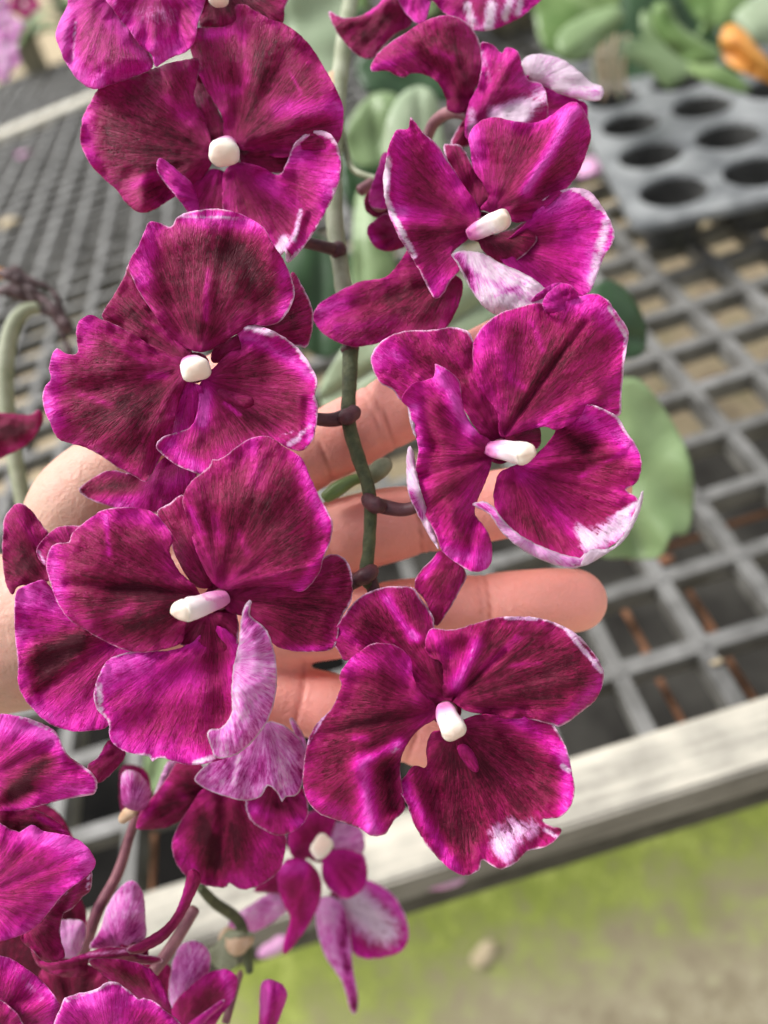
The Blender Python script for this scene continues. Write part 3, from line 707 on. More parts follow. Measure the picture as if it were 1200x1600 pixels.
petal('lip', f, R1, .162, [(700, 640), (760, 610), (830, 625), (900, 655), (935, 600), (955, 550), (990, 510), (1040, 490), (1090, 500), (1122, 545), (1135, 610), (1125, 690), (1090, 770), (1050, 840), (1000, 920), (935, 985, 5), (925, 940), (900, 960), (840, 900), (760, 860), (700, 800), (690, 720)], (720, 600), 4, -.5, .38, dome=-1.5, rim=.9,
      pig=[('m', 990, 560, 1080, 700, 70, .4), ('m', 840, 690, 960, 760, 40, .35), ('w', 900, 940, 925, 900, 25, .9), ('w', 985, 790, 960, 900, 10, .8)], rel=[(950, 600, 1000, 820, 35, -1.5), (1000, 790, 940, 940, 16, 2.2), (740, 640, 860, 860, 20, .8)])
petal('lip', f, R1, .162, [(450, 595), (475, 600), (540, 655), (575, 690), (600, 760), (600, 830), (560, 790), (500, 715), (460, 665), (445, 630)], (640, 760), 5, 1, .6, dome=1.5, rim=.7)
column(f, R1, .162, (705, 545), (692, 585), 66, 1, 8)

# F2 upper right -----------------------------------------------------------
f = flower(spray, R2, .158, (650, 850), 'upper right maroon flower with an ivory beaked knob and a pale folded lower lobe', [(640, 360, .17)])
petal('sepal', f, R2, .158, [(510, 550), (540, 543), (575, 548), (610, 600), (645, 660), (690, 740), (650, 790), (600, 720), (540, 640)], (650, 820), -3, -2, .12)
petal('sepal', f, R2, .158, [(24, 1176), (60, 1128), (190, 1060), (290, 1040), (345, 985), (385, 935), (440, 1000), (520, 1020), (582, 1056), (565, 1150), (505, 1248), (410, 1272), (290, 1284), (168, 1300), (72, 1260), (28, 1210)], (600, 960), -5, -3, .25, dome=2, rim=.15, pig=[('m', 60, 1180, 130, 1150, 50, .5), ('d', 300, 1120, 560, 1050, 30, .12), ('m', 110, 1230, 330, 1200, 25, .3)], rel=[(60, 1190, 560, 1050, 30, -1.2)])
petal('petal', f, R2, .158, [(600, 900), (545, 950), (575, 1000), (532, 1060), (515, 1095), (482, 1120), (458, 1088), (430, 1030), (395, 970), (340, 880), (302, 790), (286, 700), (292, 620), (312, 530), (337, 488), (378, 482), (390, 440), (430, 492), (490, 545), (540, 620), (590, 700), (640, 770), (650, 820), (630, 870)], (640, 850), 3.5, 0, .30, dome=-2, rim=.5,
      pig=[('m', 350, 520, 340, 800, 50, .3), ('m', 480, 560, 600, 780, 45, .25), ('m', 370, 800, 480, 820, 35, .45), ('w', 300, 600, 290, 740, 16, 1.1), ('w', 300, 760, 400, 960, 14, 1.0), ('d', 450, 880, 600, 870, 40, .12), ('m', 480, 1080, 500, 1040, 40, .3)], rel=[(310, 540, 300, 760, 16, 1.6), (620, 850, 360, 850, 35, 1.6), (600, 870, 480, 1080, 35, -1.6)])
petal('petal', f, R2, .158, [(650, 780), (680, 740), (660, 690), (622, 630), (612, 560), (606, 510), (640, 462), (700, 440), (780, 455), (860, 460), (920, 430), (970, 392), (1010, 385), (1045, 430), (1065, 500), (1050, 570), (1010, 660), (950, 730), (880, 790), (820, 830), (760, 830), (690, 800)], (690, 800), 3, .2, .34, dome=2.5, rim=.12,
      pig=[('m', 620, 500, 640, 600, 40, .4), ('m', 1000, 420, 820, 720, 26, .75), ('d', 1040, 560, 800, 800, 45, .15), ('m', 780, 460, 950, 430, 30, .3)], rel=[(985, 430, 800, 740, 40, 2.2), (1040, 560, 840, 800, 40, -2)])
petal('petal', f, R2, .158, [(700, 930), (760, 890), (820, 835), (870, 762), (930, 722), (1000, 705), (1060, 720), (1110, 780), (1145, 850), (1150, 900), (1110, 970), (1080, 1050), (1050, 1110), (1010, 1130), (960, 1120), (880, 1090), (800, 1040), (740, 990)], (710, 900), 4, -1, .55, dome=-1.5, rim=1.0,
      pig=[('d', 780, 900, 900, 860, 40, .35), ('w', 1120, 840, 1070, 1060, 26, .75), ('m', 950, 750, 1080, 1000, 90, .3)], rel=[(700, 910, 1000, 900, 40, -1.2)])
petal('sepal', f, R2, .158, [(640, 900), (700, 880), (770, 860), (830, 830), (860, 900), (780, 980), (700, 980)], (650, 860), -2, -2, .1, pig=[('d', 700, 900, 780, 900, 60, .2)])
petal('lip', f, R2, .158, [(540, 955), (560, 945), (600, 942), (660, 952), (730, 990), (820, 1030), (890, 1080), (905, 1110), (880, 1150), (800, 1170), (740, 1185), (680, 1165), (630, 1110), (590, 1040), (560, 985)], (600, 900), 5, 3, .03, dome=2, rim=.6, mat='under', pig=[('m', 555, 960, 615, 1080, 26, .9), ('m', 700, 1110, 830, 1060, 8, .4), ('m', 600, 1020, 880, 1140, 14, .25)])
petal('lip', f, R2, .158, [(840, 1130), (880, 1090), (930, 1062), (975, 1070), (1005, 1100), (960, 1150), (880, 1160)], (900, 1130), 6, 4, .65, dome=1, ruf=2.5, rim=.2)
column(f, R2, .158, (630, 868), (752, 812), 58, 1, 9, beak=1)

# F3 middle left -----------------------------------------------------------
f = flower(spray, R3, .150, (612, 658), 'middle left maroon flower with a broad notched left petal and a round white knob', [(440, 640, .156)])
petal('sepal', f, R3, .150, [(262, 465), (300, 400), (340, 330), (375, 270), (440, 400), (520, 520), (600, 600), (570, 650), (470, 620), (380, 560), (310, 510)], (600, 650), -3, -2, .12, pig=[('m', 420, 480, 560, 580, 12, .2)])
petal('sepal', f, R3, .150, [(975, 300), (1020, 365), (1050, 435), (1052, 510), (1030, 580), (990, 575), (900, 560), (760, 620), (680, 640), (680, 590), (760, 540), (880, 470), (960, 400)], (680, 620), -3, -2, .16, pig=[('d', 800, 520, 900, 500, 30, .1)])
petal('sepal', f, R3, .150, [(178, 1112), (240, 1065), (300, 1043), (420, 1060), (500, 990), (560, 960), (620, 1040), (600, 1090), (560, 1150), (500, 1200), (400, 1200), (270, 1172), (205, 1145)], (560, 860), -6, -4, .42, dome=2, pig=[('d', 200, 1110, 380, 1090, 42, .5), ('m', 300, 1180, 560, 1080, 35, .25)], rel=[(240, 1120, 560, 1000, 50, -2)])
petal('sepal', f, R3, .150, [(545, 720), (600, 715), (640, 740), (640, 850), (600, 900), (540, 930), (510, 940), (520, 820)], (600, 690), -1, -1, .55)
petal('petal', f, R3, .150, [(600, 600), (560, 620), (470, 592), (380, 532), (300, 492), (260, 478), (220, 460), (182, 480), (166, 520), (170, 602), (130, 607), (95, 588), (72, 620), (65, 660), (70, 700), (45, 740), (43, 800), (65, 860), (95, 920), (140, 942), (200, 958), (260, 990), (320, 1032), (380, 1062), (420, 1087), (442, 1070), (480, 1000), (520, 930), (535, 850), (560, 760), (585, 700)], (585, 650), 2.5, -.2, .25, dome=2, rim=.25, und=1.2,
      pig=[('m', 75, 620, 70, 880, 55, .4), ('m', 200, 470, 210, 560, 40, .3), ('m', 440, 690, 500, 690, 16, .5), ('m', 180, 760, 300, 800, 14, .35), ('d', 250, 860, 520, 720, 50, .1), ('d', 100, 900, 400, 980, 30, .08), ('m', 310, 560, 420, 640, 14, .25)], rel=[(570, 680, 90, 760, 30, -1.0), (560, 700, 400, 1040, 40, 1.2), (300, 520, 560, 640, 30, -1.0)])
petal('petal', f, R3, .150, [(440, 112), (480, 116), (522, 130), (545, 95), (590, 75), (660, 65), (740, 70), (810, 95), (870, 135), (900, 190), (940, 250), (972, 320), (985, 380), (965, 440), (930, 485), (880, 502), (820, 500), (770, 530), (700, 575), (640, 600), (580, 585), (510, 535), (450, 445), (400, 370), (365, 290), (370, 250), (400, 200), (420, 150)], (625, 610), 3.5, .3, .26, dome=2.5, rim=.35, und=1.2,
      pig=[('m', 660, 300, 650, 480, 14, .45), ('m', 440, 140, 420, 330, 50, .4), ('m', 600, 100, 840, 120, 45, .45), ('d', 520, 380, 620, 250, 60, .12), ('d', 760, 220, 900, 360, 70, .25), ('m', 940, 280, 940, 440, 30, .35), ('d', 520, 500, 700, 520, 30, .15), ('w', 560, 90, 800, 100, 9, .6)], rel=[(625, 590, 670, 90, 50, 1.5), (540, 520, 460, 160, 40, -1.2), (800, 200, 860, 380, 60, -2.2), (700, 180, 640, 480, 14, .5)])
petal('lip', f, R3, .150, [(650, 690), (690, 650), (740, 600), (785, 590), (775, 545), (755, 495), (800, 496), (880, 512), (950, 547), (1010, 600), (1050, 660), (1070, 710), (1058, 760), (1072, 800), (1066, 880), (1050, 932), (1010, 970), (960, 960), (920, 940), (880, 960), (780, 990), (700, 1010), (660, 1040), (622, 1056), (540, 1022), (490, 985), (466, 952), (500, 915), (575, 892), (610, 860), (625, 790), (625, 730)], (645, 700), 4.5, -1.5, .36, dome=-2.5, rim=.7,
      pig=[('w', 790, 505, 900, 530, 14, .9), ('m', 780, 520, 1040, 680, 30, .5), ('w', 965, 945, 1000, 925, 14, .7), ('w', 1010, 905, 1045, 880, 11, .6), ('w', 930, 915, 980, 900, 8, .5), ('m', 650, 760, 640, 860, 30, .6), ('m', 520, 950, 620, 1030, 30, .4), ('d', 720, 660, 860, 640, 50, .25), ('d', 820, 850, 960, 820, 40, .15), ('m', 720, 790, 780, 835, 7, .6), ('m', 1060, 780, 1040, 930, 20, .4)], rel=[(640, 720, 880, 900, 20, .9), (780, 540, 1000, 640, 28, -1.4), (770, 510, 900, 530, 16, 1.5), (900, 700, 950, 840, 60, -1.2), (1030, 780, 1030, 920, 14, -1)])
petal('callus', f, R3, .150, [(700, 740), (740, 750), (790, 765), (825, 775), (830, 795), (800, 808), (760, 795), (715, 775)], (700, 745), 3.0, 1.5, .18, dome=1.5, rim=0, ruf=.2, thick=.6)
column(f, R3, .150, (598, 640), (622, 676), 62, 1, 8)

# F4 middle right ----------------------------------------------------------
f = flower(spray, R4, .147, (530, 650), 'middle right flower with twisted left petal and a white blotch on its lower edge', [(730, 730, .154)])
petal('sepal', f, R4, .147, [(48, 330), (60, 280), (110, 232), (180, 210), (280, 205), (350, 195), (410, 210), (432, 250), (450, 320), (470, 400), (520, 480), (545, 560), (540, 620), (480, 620), (430, 560), (380, 480), (300, 410), (230, 410), (165, 468), (130, 430), (80, 400)], (525, 620), -2.5, -2, .25, dome=1.5,
      pig=[('m', 60, 310, 160, 310, 55, .5), ('m', 110, 240, 180, 380, 20, .2), ('m', 310, 270, 380, 330, 20, .2)], rel=[(200, 300, 520, 600, 26, -1.2), (420, 300, 500, 520, 20, -1)])
petal('sepal', f, R4, .147, [(300, 1037), (336, 1044), (403, 1116), (384, 1176), (336, 1260), (290, 1312), (252, 1224), (210, 1164), (238, 1104), (275, 1068)], (440, 900), -5, -4, .2, rim=.3, dome=1.5, pig=[('m', 250, 1130, 300, 1060, 12, .5)])
petal('sepal', f, R4, .147, [(560, 560), (640, 570), (680, 575), (680, 640), (640, 660), (560, 640)], (560, 620), -2, -2, .1)
petal('petal', f, R4, .147, [(530, 595), (522, 520), (482, 460), (440, 400), (430, 320), (436, 240), (480, 180), (540, 140), (600, 122), (670, 105), (720, 115), (760, 95), (820, 82), (880, 70), (930, 90), (975, 150), (1012, 210), (1005, 280), (995, 350), (988, 430), (980, 525), (930, 520), (850, 520), (790, 560), (740, 580), (730, 600), (745, 560)][:-2] + [(700, 568), (620, 585), (560, 605)], (545, 610), 3, .2, .36, dome=2, rim=.3, und=1.3, ruf=1.6,
      pig=[('m', 800, 100, 980, 180, 50, .4), ('w', 940, 120, 1000, 220, 12, .8), ('w', 1002, 230, 990, 420, 7, .7), ('m', 460, 220, 560, 340, 50, .25), ('d', 560, 560, 780, 250, 40, .2), ('m', 650, 180, 690, 280, 16, .35), ('m', 560, 380, 620, 420, 18, .3), ('d', 740, 330, 950, 240, 22, .14), ('m', 660, 580, 760, 500, 12, .3)], rel=[(550, 590, 850, 180, 14, -1.5), (480, 240, 560, 520, 50, 1.0), (700, 560, 900, 460, 30, 1.6), (620, 150, 600, 420, 40, -.8)])
petal('petal', f, R4, .147, [(690, 110), (705, 75), (730, 50), (770, 30), (808, 48), (825, 90), (770, 130), (710, 140)], (760, 120), 1, 1, .6, ruf=2.5, rim=.3)
petal('petal', f, R4, .147, [(288, 332), (300, 335), (340, 360), (378, 400), (388, 480), (410, 540), (450, 590), (500, 630), (500, 700), (482, 760), (452, 830), (435, 890), (470, 940), (495, 990), (500, 1060), (482, 1100), (430, 1112), (370, 1080), (315, 1035), (285, 960), (240, 880), (215, 800), (215, 720), (225, 650), (205, 570), (190, 500), (162, 465), (200, 410), (250, 395), (285, 378)], (510, 670), 3.5, .2, .42, dome=2.5, rim=.25, ruf=2.2, und=1.4,
      pig=[('m', 300, 370, 420, 580, 35, .45), ('m', 210, 470, 240, 640, 30, .3), ('d', 260, 880, 470, 650, 30, .2), ('d', 260, 560, 290, 700, 30, .18), ('m', 330, 1040, 480, 1060, 40, .4), ('m', 380, 640, 420, 800, 30, .1)], rel=[(300, 380, 430, 590, 26, 2.4), (500, 670, 240, 760, 18, -1.4), (240, 480, 280, 660, 22, -1.6), (440, 880, 400, 1080, 24, -2.2), (350, 880, 340, 1040, 26, 1.6)])
petal('petal_fold', f, R4, .147, [(186, 645, 2), (205, 655, 2), (222, 760, 3.5), (248, 850, 3.5), (285, 960, 3.5), (302, 1025, 3), (285, 1010, 2), (240, 930, 1), (200, 850, 0), (183, 790, 0), (180, 720, 0)], (240, 830), 1.5, 2.5, .12, mat='under', rim=.3, dome=.8, und=.2, pig=[('m', 195, 820, 235, 900, 16, .8)])
petal('petal_fold', f, R4, .147, [(184, 495, 2), (200, 505, 3), (215, 560, 3.5), (215, 610, 3), (205, 590, 1), (192, 540, 1)], (230, 550), 2, 2.5, .05, mat='under', rim=.3, dome=.3, und=.1)
petal('lip', f, R4, .147, [(530, 740), (570, 720), (640, 690), (690, 650), (730, 602), (748, 560), (770, 512), (822, 475), (890, 490), (970, 530), (1000, 580), (1048, 650), (1062, 720), (1040, 780), (1003, 806), (1042, 832), (1050, 860, 4), (1040, 900, 5), (1000, 970, 6), (930, 1030, 6), (870, 1075, 6), (790, 1090, 6), (700, 1065, 6), (620, 1025, 6), (560, 975, 5), (520, 900, 4), (508, 830), (515, 780)], (570, 700), 4, -1, .38, dome=-2.5, rim=.4, ruf=1.4,
      pig=[('w', 870, 1000, 1000, 935, 50, .85), ('w', 820, 945, 860, 990, 22, .6), ('w', 980, 900, 1050, 850, 14, .8), ('m', 800, 520, 1030, 640, 45, .4), ('m', 620, 760, 800, 960, 40, .3), ('d', 560, 780, 700, 840, 40, .15), ('d', 780, 620, 1000, 760, 50, .2), ('d', 560, 900, 760, 1020, 40, .18), ('m', 830, 760, 980, 670, 10, .3), ('d', 770, 590, 850, 640, 30, .25)], rel=[(590, 730, 990, 660, 14, 1.0), (590, 740, 780, 1000, 20, .8), (780, 560, 860, 640, 40, -2.0), (860, 870, 1000, 880, 30, -1.2), (600, 730, 960, 830, 12, -.7)])
petal('lip_fold', f, R4, .147, [(428, 862, 3), (450, 850, 4), (475, 850, 5), (510, 872, 5.5), (540, 915, 6.5), (600, 970, 7), (680, 1015, 7), (760, 1045, 7.5), (830, 1060, 7.5), (850, 1040, 7.5), (858, 1075, 6), (800, 1098, 5), (700, 1072, 5), (620, 1032, 4.5), (540, 965, 4), (490, 895, 3)], (640, 980), 6, 7, .42, mat='under', rim=.5, dome=.8, und=.2, ruf=.8, pig=[('m', 440, 860, 520, 920, 14, .35), ('w', 0, 0, 1, 1, 1, 0)])
petal('lip_fold', f, R4, .147, [(835, 1085, 6), (870, 1030, 7.5), (940, 1025, 7.5), (990, 980, 7), (1030, 900, 6.5), (1060, 815, 6), (1068, 808, 6), (1060, 870, 5), (1035, 930, 5), (990, 1000, 5), (920, 1050, 5), (860, 1085, 5)], (950, 980), 6, 7, -.25, mat='under', rim=.4, dome=.6, und=.2, ruf=.6)
column(f, R4, .147, (505, 650), (650, 672), 56, 1, 9, beak=-.4)

# F7/F8/F9: flowers cut by the top edge --------------------------------------
f = flower(spray, R1, .160, (560, -60), 'magenta flower backs cut by the top edge, left of the spray', None)
petal('petal', f, R1, .160, [(65, 130), (78, 85), (110, 20), (125, -70), (290, -70), (300, 50), (340, 110), (400, 180), (430, 250), (350, 290), (270, 318), (210, 335), (150, 300), (100, 230), (78, 175)], (300, -60), 2, 0, .70, dome=4, rim=.2, pig=[('m', 80, 100, 130, 280, 40, .2), ('w', 140, 80, 130, 230, 10, .5), ('d', 200, 120, 380, 240, 40, .15)], rel=[(150, 60, 120, 220, 22, -2.0), (260, 60, 300, 260, 60, 1.5)])
petal('petal', f, R1, .158, [(262, -50), (290, 50), (340, 110), (382, 170), (425, 205), (440, 250), (500, 215), (570, 180), (596, 100), (605, -60)], (440, -120), 2.5, 1, .62, dome=1, rim=.15, ruf=2.2, pig=[('m', 440, 210, 500, 160, 40, .2), ('w', 290, 40, 480, 60, 60, .36), ('d', 560, 40, 580, 170, 25, .25)], rel=[(430, 60, 440, 220, 22, 1.6), (520, 40, 530, 180, 20, -1.2)])
f = flower(spray, R1, .163, (680, -30), 'dark maroon flower cut by the top edge above the upper left flower', None)
petal('petal', f, R1, .163, [(596, -60), (600, 60), (612, 102), (700, 104), (770, 95), (850, 90), (912, 88), (922, 40), (918, -60)], (680, -80), 1, 0, .15, dome=1.5, pig=[('w', 660, -20, 690, 0, 30, 0)])
column(f, R1, .160, (670, -60), (675, 5), 46, 1, 4)

f = flower(spray, R2, .176, (400, -60), 'maroon and white striped flower cut by the top edge in the middle', None)
petal('sepal', f, R2, .176, [(82, 42), (130, 66), (200, 60), (270, 15), (300, -40), (350, -40), (395, 80), (330, 130), (280, 180), (240, 222), (180, 202), (130, 145), (95, 90)], (380, -40), -1, 0, .2, dome=1, pig=[('m', 230, 50, 280, 0, 14, .4), ('d', 120, 100, 300, 60, 20, .15)], rel=[(200, 80, 300, 10, 18, 1.5)])
petal('petal', f, R2, .174, [(335, -40), (345, 10), (372, 52), (400, 80), (425, 90), (450, 68), (458, -40)], (400, -80), 1, 0, .62, dome=1.5, rim=.2)
petal('petal', f, R2, .174, [(470, -40), (485, 20), (520, 55), (580, 95), (640, 115), (700, 110), (760, 85), (830, 42), (870, -40)], (650, -90), 1, 0, .5, dome=2, rim=.2, pig=[('w', 600, 20, 620, 100, 22, .9), ('w', 690, 20, 680, 105, 26, 1.0), ('w', 760, 0, 740, 70, 18, .9), ('w', 800, 0, 790, 50, 16, .8)])
f = flower(spray, R2, .170, (640, 400), 'pale striped flower turned sideways at the top right, one white petal pointing right', [(720, 180, .178)])
petal('sepal', f, R2, .170, [(240, 266), (252, 220), (300, 170), (360, 130), (430, 85), (500, 60), (560, 65), (612, 100), (647, 160), (657, 220), (650, 290), (622, 350), (605, 400), (580, 425), (530, 415), (520, 370), (490, 310), (440, 280), (392, 275), (355, 292), (300, 265)], (600, 410), 1, -1, .25, dome=2, pig=[('m', 250, 260, 400, 200, 20, .35), ('m', 480, 190, 540, 220, 16, .4), ('d', 540, 400, 600, 300, 30, .12)], rel=[(420, 200, 600, 380, 30, -1.2)])
petal('sepal', f, R2, .170, [(540, 545), (560, 490), (600, 440), (640, 470), (610, 545)], (640, 430), -3, -2, .05)
petal('petal', f, R2, .170, [(800, 245), (810, 225), (835, 208), (890, 205), (960, 225), (1020, 268), (1062, 308), (1108, 328), (1106, 368), (1075, 380), (1010, 368), (950, 352), (895, 325), (840, 300)], (830, 320), 3, 0, -.1, dome=2.5, mat='under', rim=.4, und=.15, ruf=.4, pig=[('m', 960, 350, 1080, 350, 18, .4), ('m', 820, 290, 900, 330, 12, .3)], rel=[(840, 240, 1080, 350, 20, -.8)])
petal('petal', f, R2, .170, [(820, 285), (870, 300), (930, 340), (1010, 368), (1050, 400), (1040, 470), (960, 460), (890, 460), (850, 440), (820, 360)], (760, 420), 0, -1, .6, dome=-1, pig=[('d', 860, 340, 920, 400, 20, .25)], rim=.1)
petal('lip', f, R2, .168, [(600, 520), (592, 460), (608, 385), (640, 320), (655, 240), (650, 165), (690, 165), (730, 200), (745, 178), (790, 195), (808, 260), (830, 300), (880, 318), (900, 380), (895, 450), (820, 470), (720, 470), (660, 490)], (640, 450), 3, 0, .5, dome=2, rim=.3, ruf=1.8, pig=[('w', 780, 420, 880, 370, 50, .75), ('w', 700, 430, 800, 440, 40, .6), ('w', 615, 420, 620, 520, 22, .6), ('w', 660, 200, 680, 300, 20, .45), ('w', 750, 200, 720, 260, 12, .4)], rel=[(640, 420, 780, 220, 20, 1.2), (760, 400, 880, 340, 30, -1)])
f = flower(spray, R2, .178, (270, 760), 'dark petal tips showing left of the upper right flower', None)
petal('petal', f, R2, .176, [(234, 765), (236, 715), (262, 640), (290, 572), (330, 620), (340, 720), (310, 780), (262, 782)], (330, 700), 1, 0, .55, rim=.2)
petal('petal', f, R2, .176, [(224, 862), (250, 828), (300, 800), (350, 850), (370, 920), (300, 942), (250, 922)], (360, 880), 1, 0, .25, rim=.2, pig=[('m', 235, 870, 270, 920, 18, .4)])

# F5 lower left -------------------------------------------------------------
f = flower(spray, R5, .145, (735, 590), 'lower left flower with a long ivory knob and a speckled pale petal folded over its lip', [(450, 930, .153)])
petal('sepal', f, R5, .145, [(525, 305), (570, 270), (620, 245), (650, 330), (680, 420), (720, 500), (710, 550), (650, 545), (590, 450), (565, 380)], (710, 560), -2.5, -2, .15)
petal('sepal', f, R5, .145, [(740, 570), (800, 540), (900, 530), (1000, 520), (1060, 480), (1090, 448), (1130, 443), (1165, 468), (1180, 530), (1175, 600), (1140, 660), (1120, 750), (1060, 767), (960, 762), (900, 730), (860, 680), (820, 650), (760, 630)], (760, 590), -3, -2, .17, dome=1.5, und=1.4,
      pig=[('m', 940, 760, 1100, 755, 12, .4), ('m', 1100, 560, 1120, 520, 25, .2), ('d', 1150, 480, 1160, 620, 25, .25)], rel=[(1150, 470, 1110, 720, 26, -1.8), (780, 590, 1100, 620, 24, -.9)])
petal('petal', f, R5, .145, [(720, 545), (690, 500), (650, 410), (630, 330), (612, 260), (640, 200), (700, 150), (712, 125), (730, 125), (760, 108), (810, 70), (850, 50), (900, 48), (950, 80), (1010, 120), (1038, 180), (1070, 250), (1112, 330), (1108, 390), (1085, 450), (1065, 510), (1015, 565), (960, 555), (880, 548), (800, 555), (760, 565)], (735, 560), 3.5, .3, .24, dome=2.5, rim=.2, und=1.2,
      pig=[('m', 840, 60, 860, 200, 40, .35), ('m', 1000, 120, 1090, 340, 30, .4), ('m', 720, 320, 740, 400, 16, .4), ('m', 640, 290, 680, 370, 10, .4), ('m', 800, 370, 830, 440, 14, .3), ('m', 740, 540, 900, 440, 16, .12), ('d', 850, 250, 960, 400, 60, .1), ('m', 1090, 420, 1000, 560, 16, .25)], rel=[(735, 545, 900, 120, 18, -.9), (780, 540, 1060, 480, 16, 1.3), (700, 480, 660, 260, 24, .9), (960, 120, 1060, 360, 40, -.8)])
petal('petal', f, R5, .145, [(155, 470), (170, 420), (195, 405), (232, 400), (240, 375), (262, 352), (320, 308), (360, 290), (440, 285), (510, 300), (550, 338), (582, 388), (568, 430), (600, 500), (650, 545), (670, 590), (640, 640), (620, 690), (610, 735), (560, 757), (490, 770), (430, 766), (370, 742), (300, 702), (240, 665), (205, 625), (172, 545)], (680, 590), 3, 0, .26, dome=2.5, rim=.3,
      pig=[('m', 300, 310, 540, 330, 40, .3), ('m', 355, 320, 365, 440, 9, .5), ('m', 170, 430, 200, 580, 45, .4), ('d', 380, 560, 640, 580, 30, .3), ('d', 380, 700, 600, 650, 50, .2), ('m', 380, 650, 440, 620, 20, .25), ('m', 320, 420, 560, 480, 40, .06)], rel=[(230, 540, 650, 570, 18, -1.8), (300, 620, 560, 660, 50, 1.2), (300, 400, 560, 420, 50, .8)])
petal('sepal', f, R5, .145, [(600, 690), (640, 650), (700, 640), (790, 640), (790, 760), (740, 790), (660, 760), (600, 740)], (700, 620), -2, -2, .12)
petal('lip', f, R5, .145, [(700, 685), (640, 738), (560, 765), (480, 760), (400, 778), (360, 798), (330, 850), (315, 910), (325, 960), (362, 1000), (370, 1060), (410, 1098), (480, 1116), (500, 1118), (510, 1135), (540, 1122), (620, 1145), (690, 1142), (760, 1120), (790, 1080), (800, 980), (795, 900), (800, 820), (800, 740), (750, 690)], (730, 660), 4, -1, .50, dome=-2, rim=.8, und=1.2,
      pig=[('m', 400, 840, 640, 820, 90, .35), ('w', 330, 880, 335, 960, 14, .9), ('d', 560, 790, 740, 780, 40, .4), ('d', 720, 850, 760, 980, 40, .25), ('m', 400, 1060, 640, 1100, 50, .15), ('w', 650, 1140, 760, 1110, 10, .9), ('w', 440, 1115, 540, 1130, 6, .8)], rel=[(700, 700, 760, 960, 40, -1.5), (420, 960, 720, 900, 40, .8), (400, 820, 640, 790, 30, 1)])
petal('lip_fold', f, R5, .145, [(842, 598, 6), (825, 605, 6), (808, 655, 6.5), (800, 740, 7.5), (782, 820, 7.5), (776, 900, 7.5), (775, 975, 7.5), (742, 1022, 7), (702, 1030, 7), (695, 1050, 7), (705, 1080, 6.5), (725, 1122, 6), (790, 1112, 5), (850, 1062, 5), (900, 990, 4.5), (925, 890, 4), (922, 790, 3.5), (895, 700, 3.5), (852, 660, 4.5), (835, 640, 5)], (740, 800), 6, 5.5, .50, mat='under', rim=.5, dome=2.2, und=.6,
      pig=[('m', 860, 640, 900, 760, 50, .15), ('m', 880, 960, 820, 1040, 30, .15), ('m', 810, 660, 790, 960, 8, -.3)], rel=[(900, 860, 800, 900, 20, .8), (850, 940, 780, 1060, 18, -.9)])
column(f, R5, .145, (738, 590), (585, 640), 50, 1, 9, beak=.8)
# flower tucked behind F5
f = flower(spray, R5, .152, (400, 700), 'half hidden bright magenta flower at the far left, behind the lower left flower', None)
petal('petal', f, R5, .152, [(50, 600), (62, 560), (110, 537), (150, 530), (190, 580), (240, 640), (320, 700), (420, 740), (480, 760), (470, 860), (420, 980), (362, 1015), (340, 1027), (250, 1035), (170, 1010), (110, 960), (65, 890), (60, 800), (50, 700)], (440, 700), 2, 0, .52, dome=-1, rim=.3,
      pig=[('m', 80, 580, 160, 600, 50, .35), ('d', 130, 800, 320, 690, 45, .65), ('d', 110, 900, 260, 740, 26, .4), ('m', 160, 960, 360, 960, 60, .2), ('m', 60, 700, 180, 690, 20, .2)], rel=[(400, 700, 120, 760, 30, 1.5), (400, 720, 140, 900, 20, -1.5)])
petal('sepal', f, R5, .156, [(10, 360), (20, 312), (60, 270), (100, 290), (140, 342), (175, 400), (170, 520), (120, 540), (60, 550), (42, 577), (18, 530), (8, 450)], (200, 600), 0, 0, .22, pig=[('d', 40, 480, 120, 500, 50, .3), ('m', 70, 330, 130, 420, 16, .3)], rim=.2)
petal('petal', f, R5, .154, [(122, 432), (150, 385), (200, 350), (265, 348), (300, 370), (260, 440), (190, 480), (150, 480)], (300, 520), 0, 0, .3, pig=[('w', 130, 430, 150, 470, 8, .6)], rim=.2)

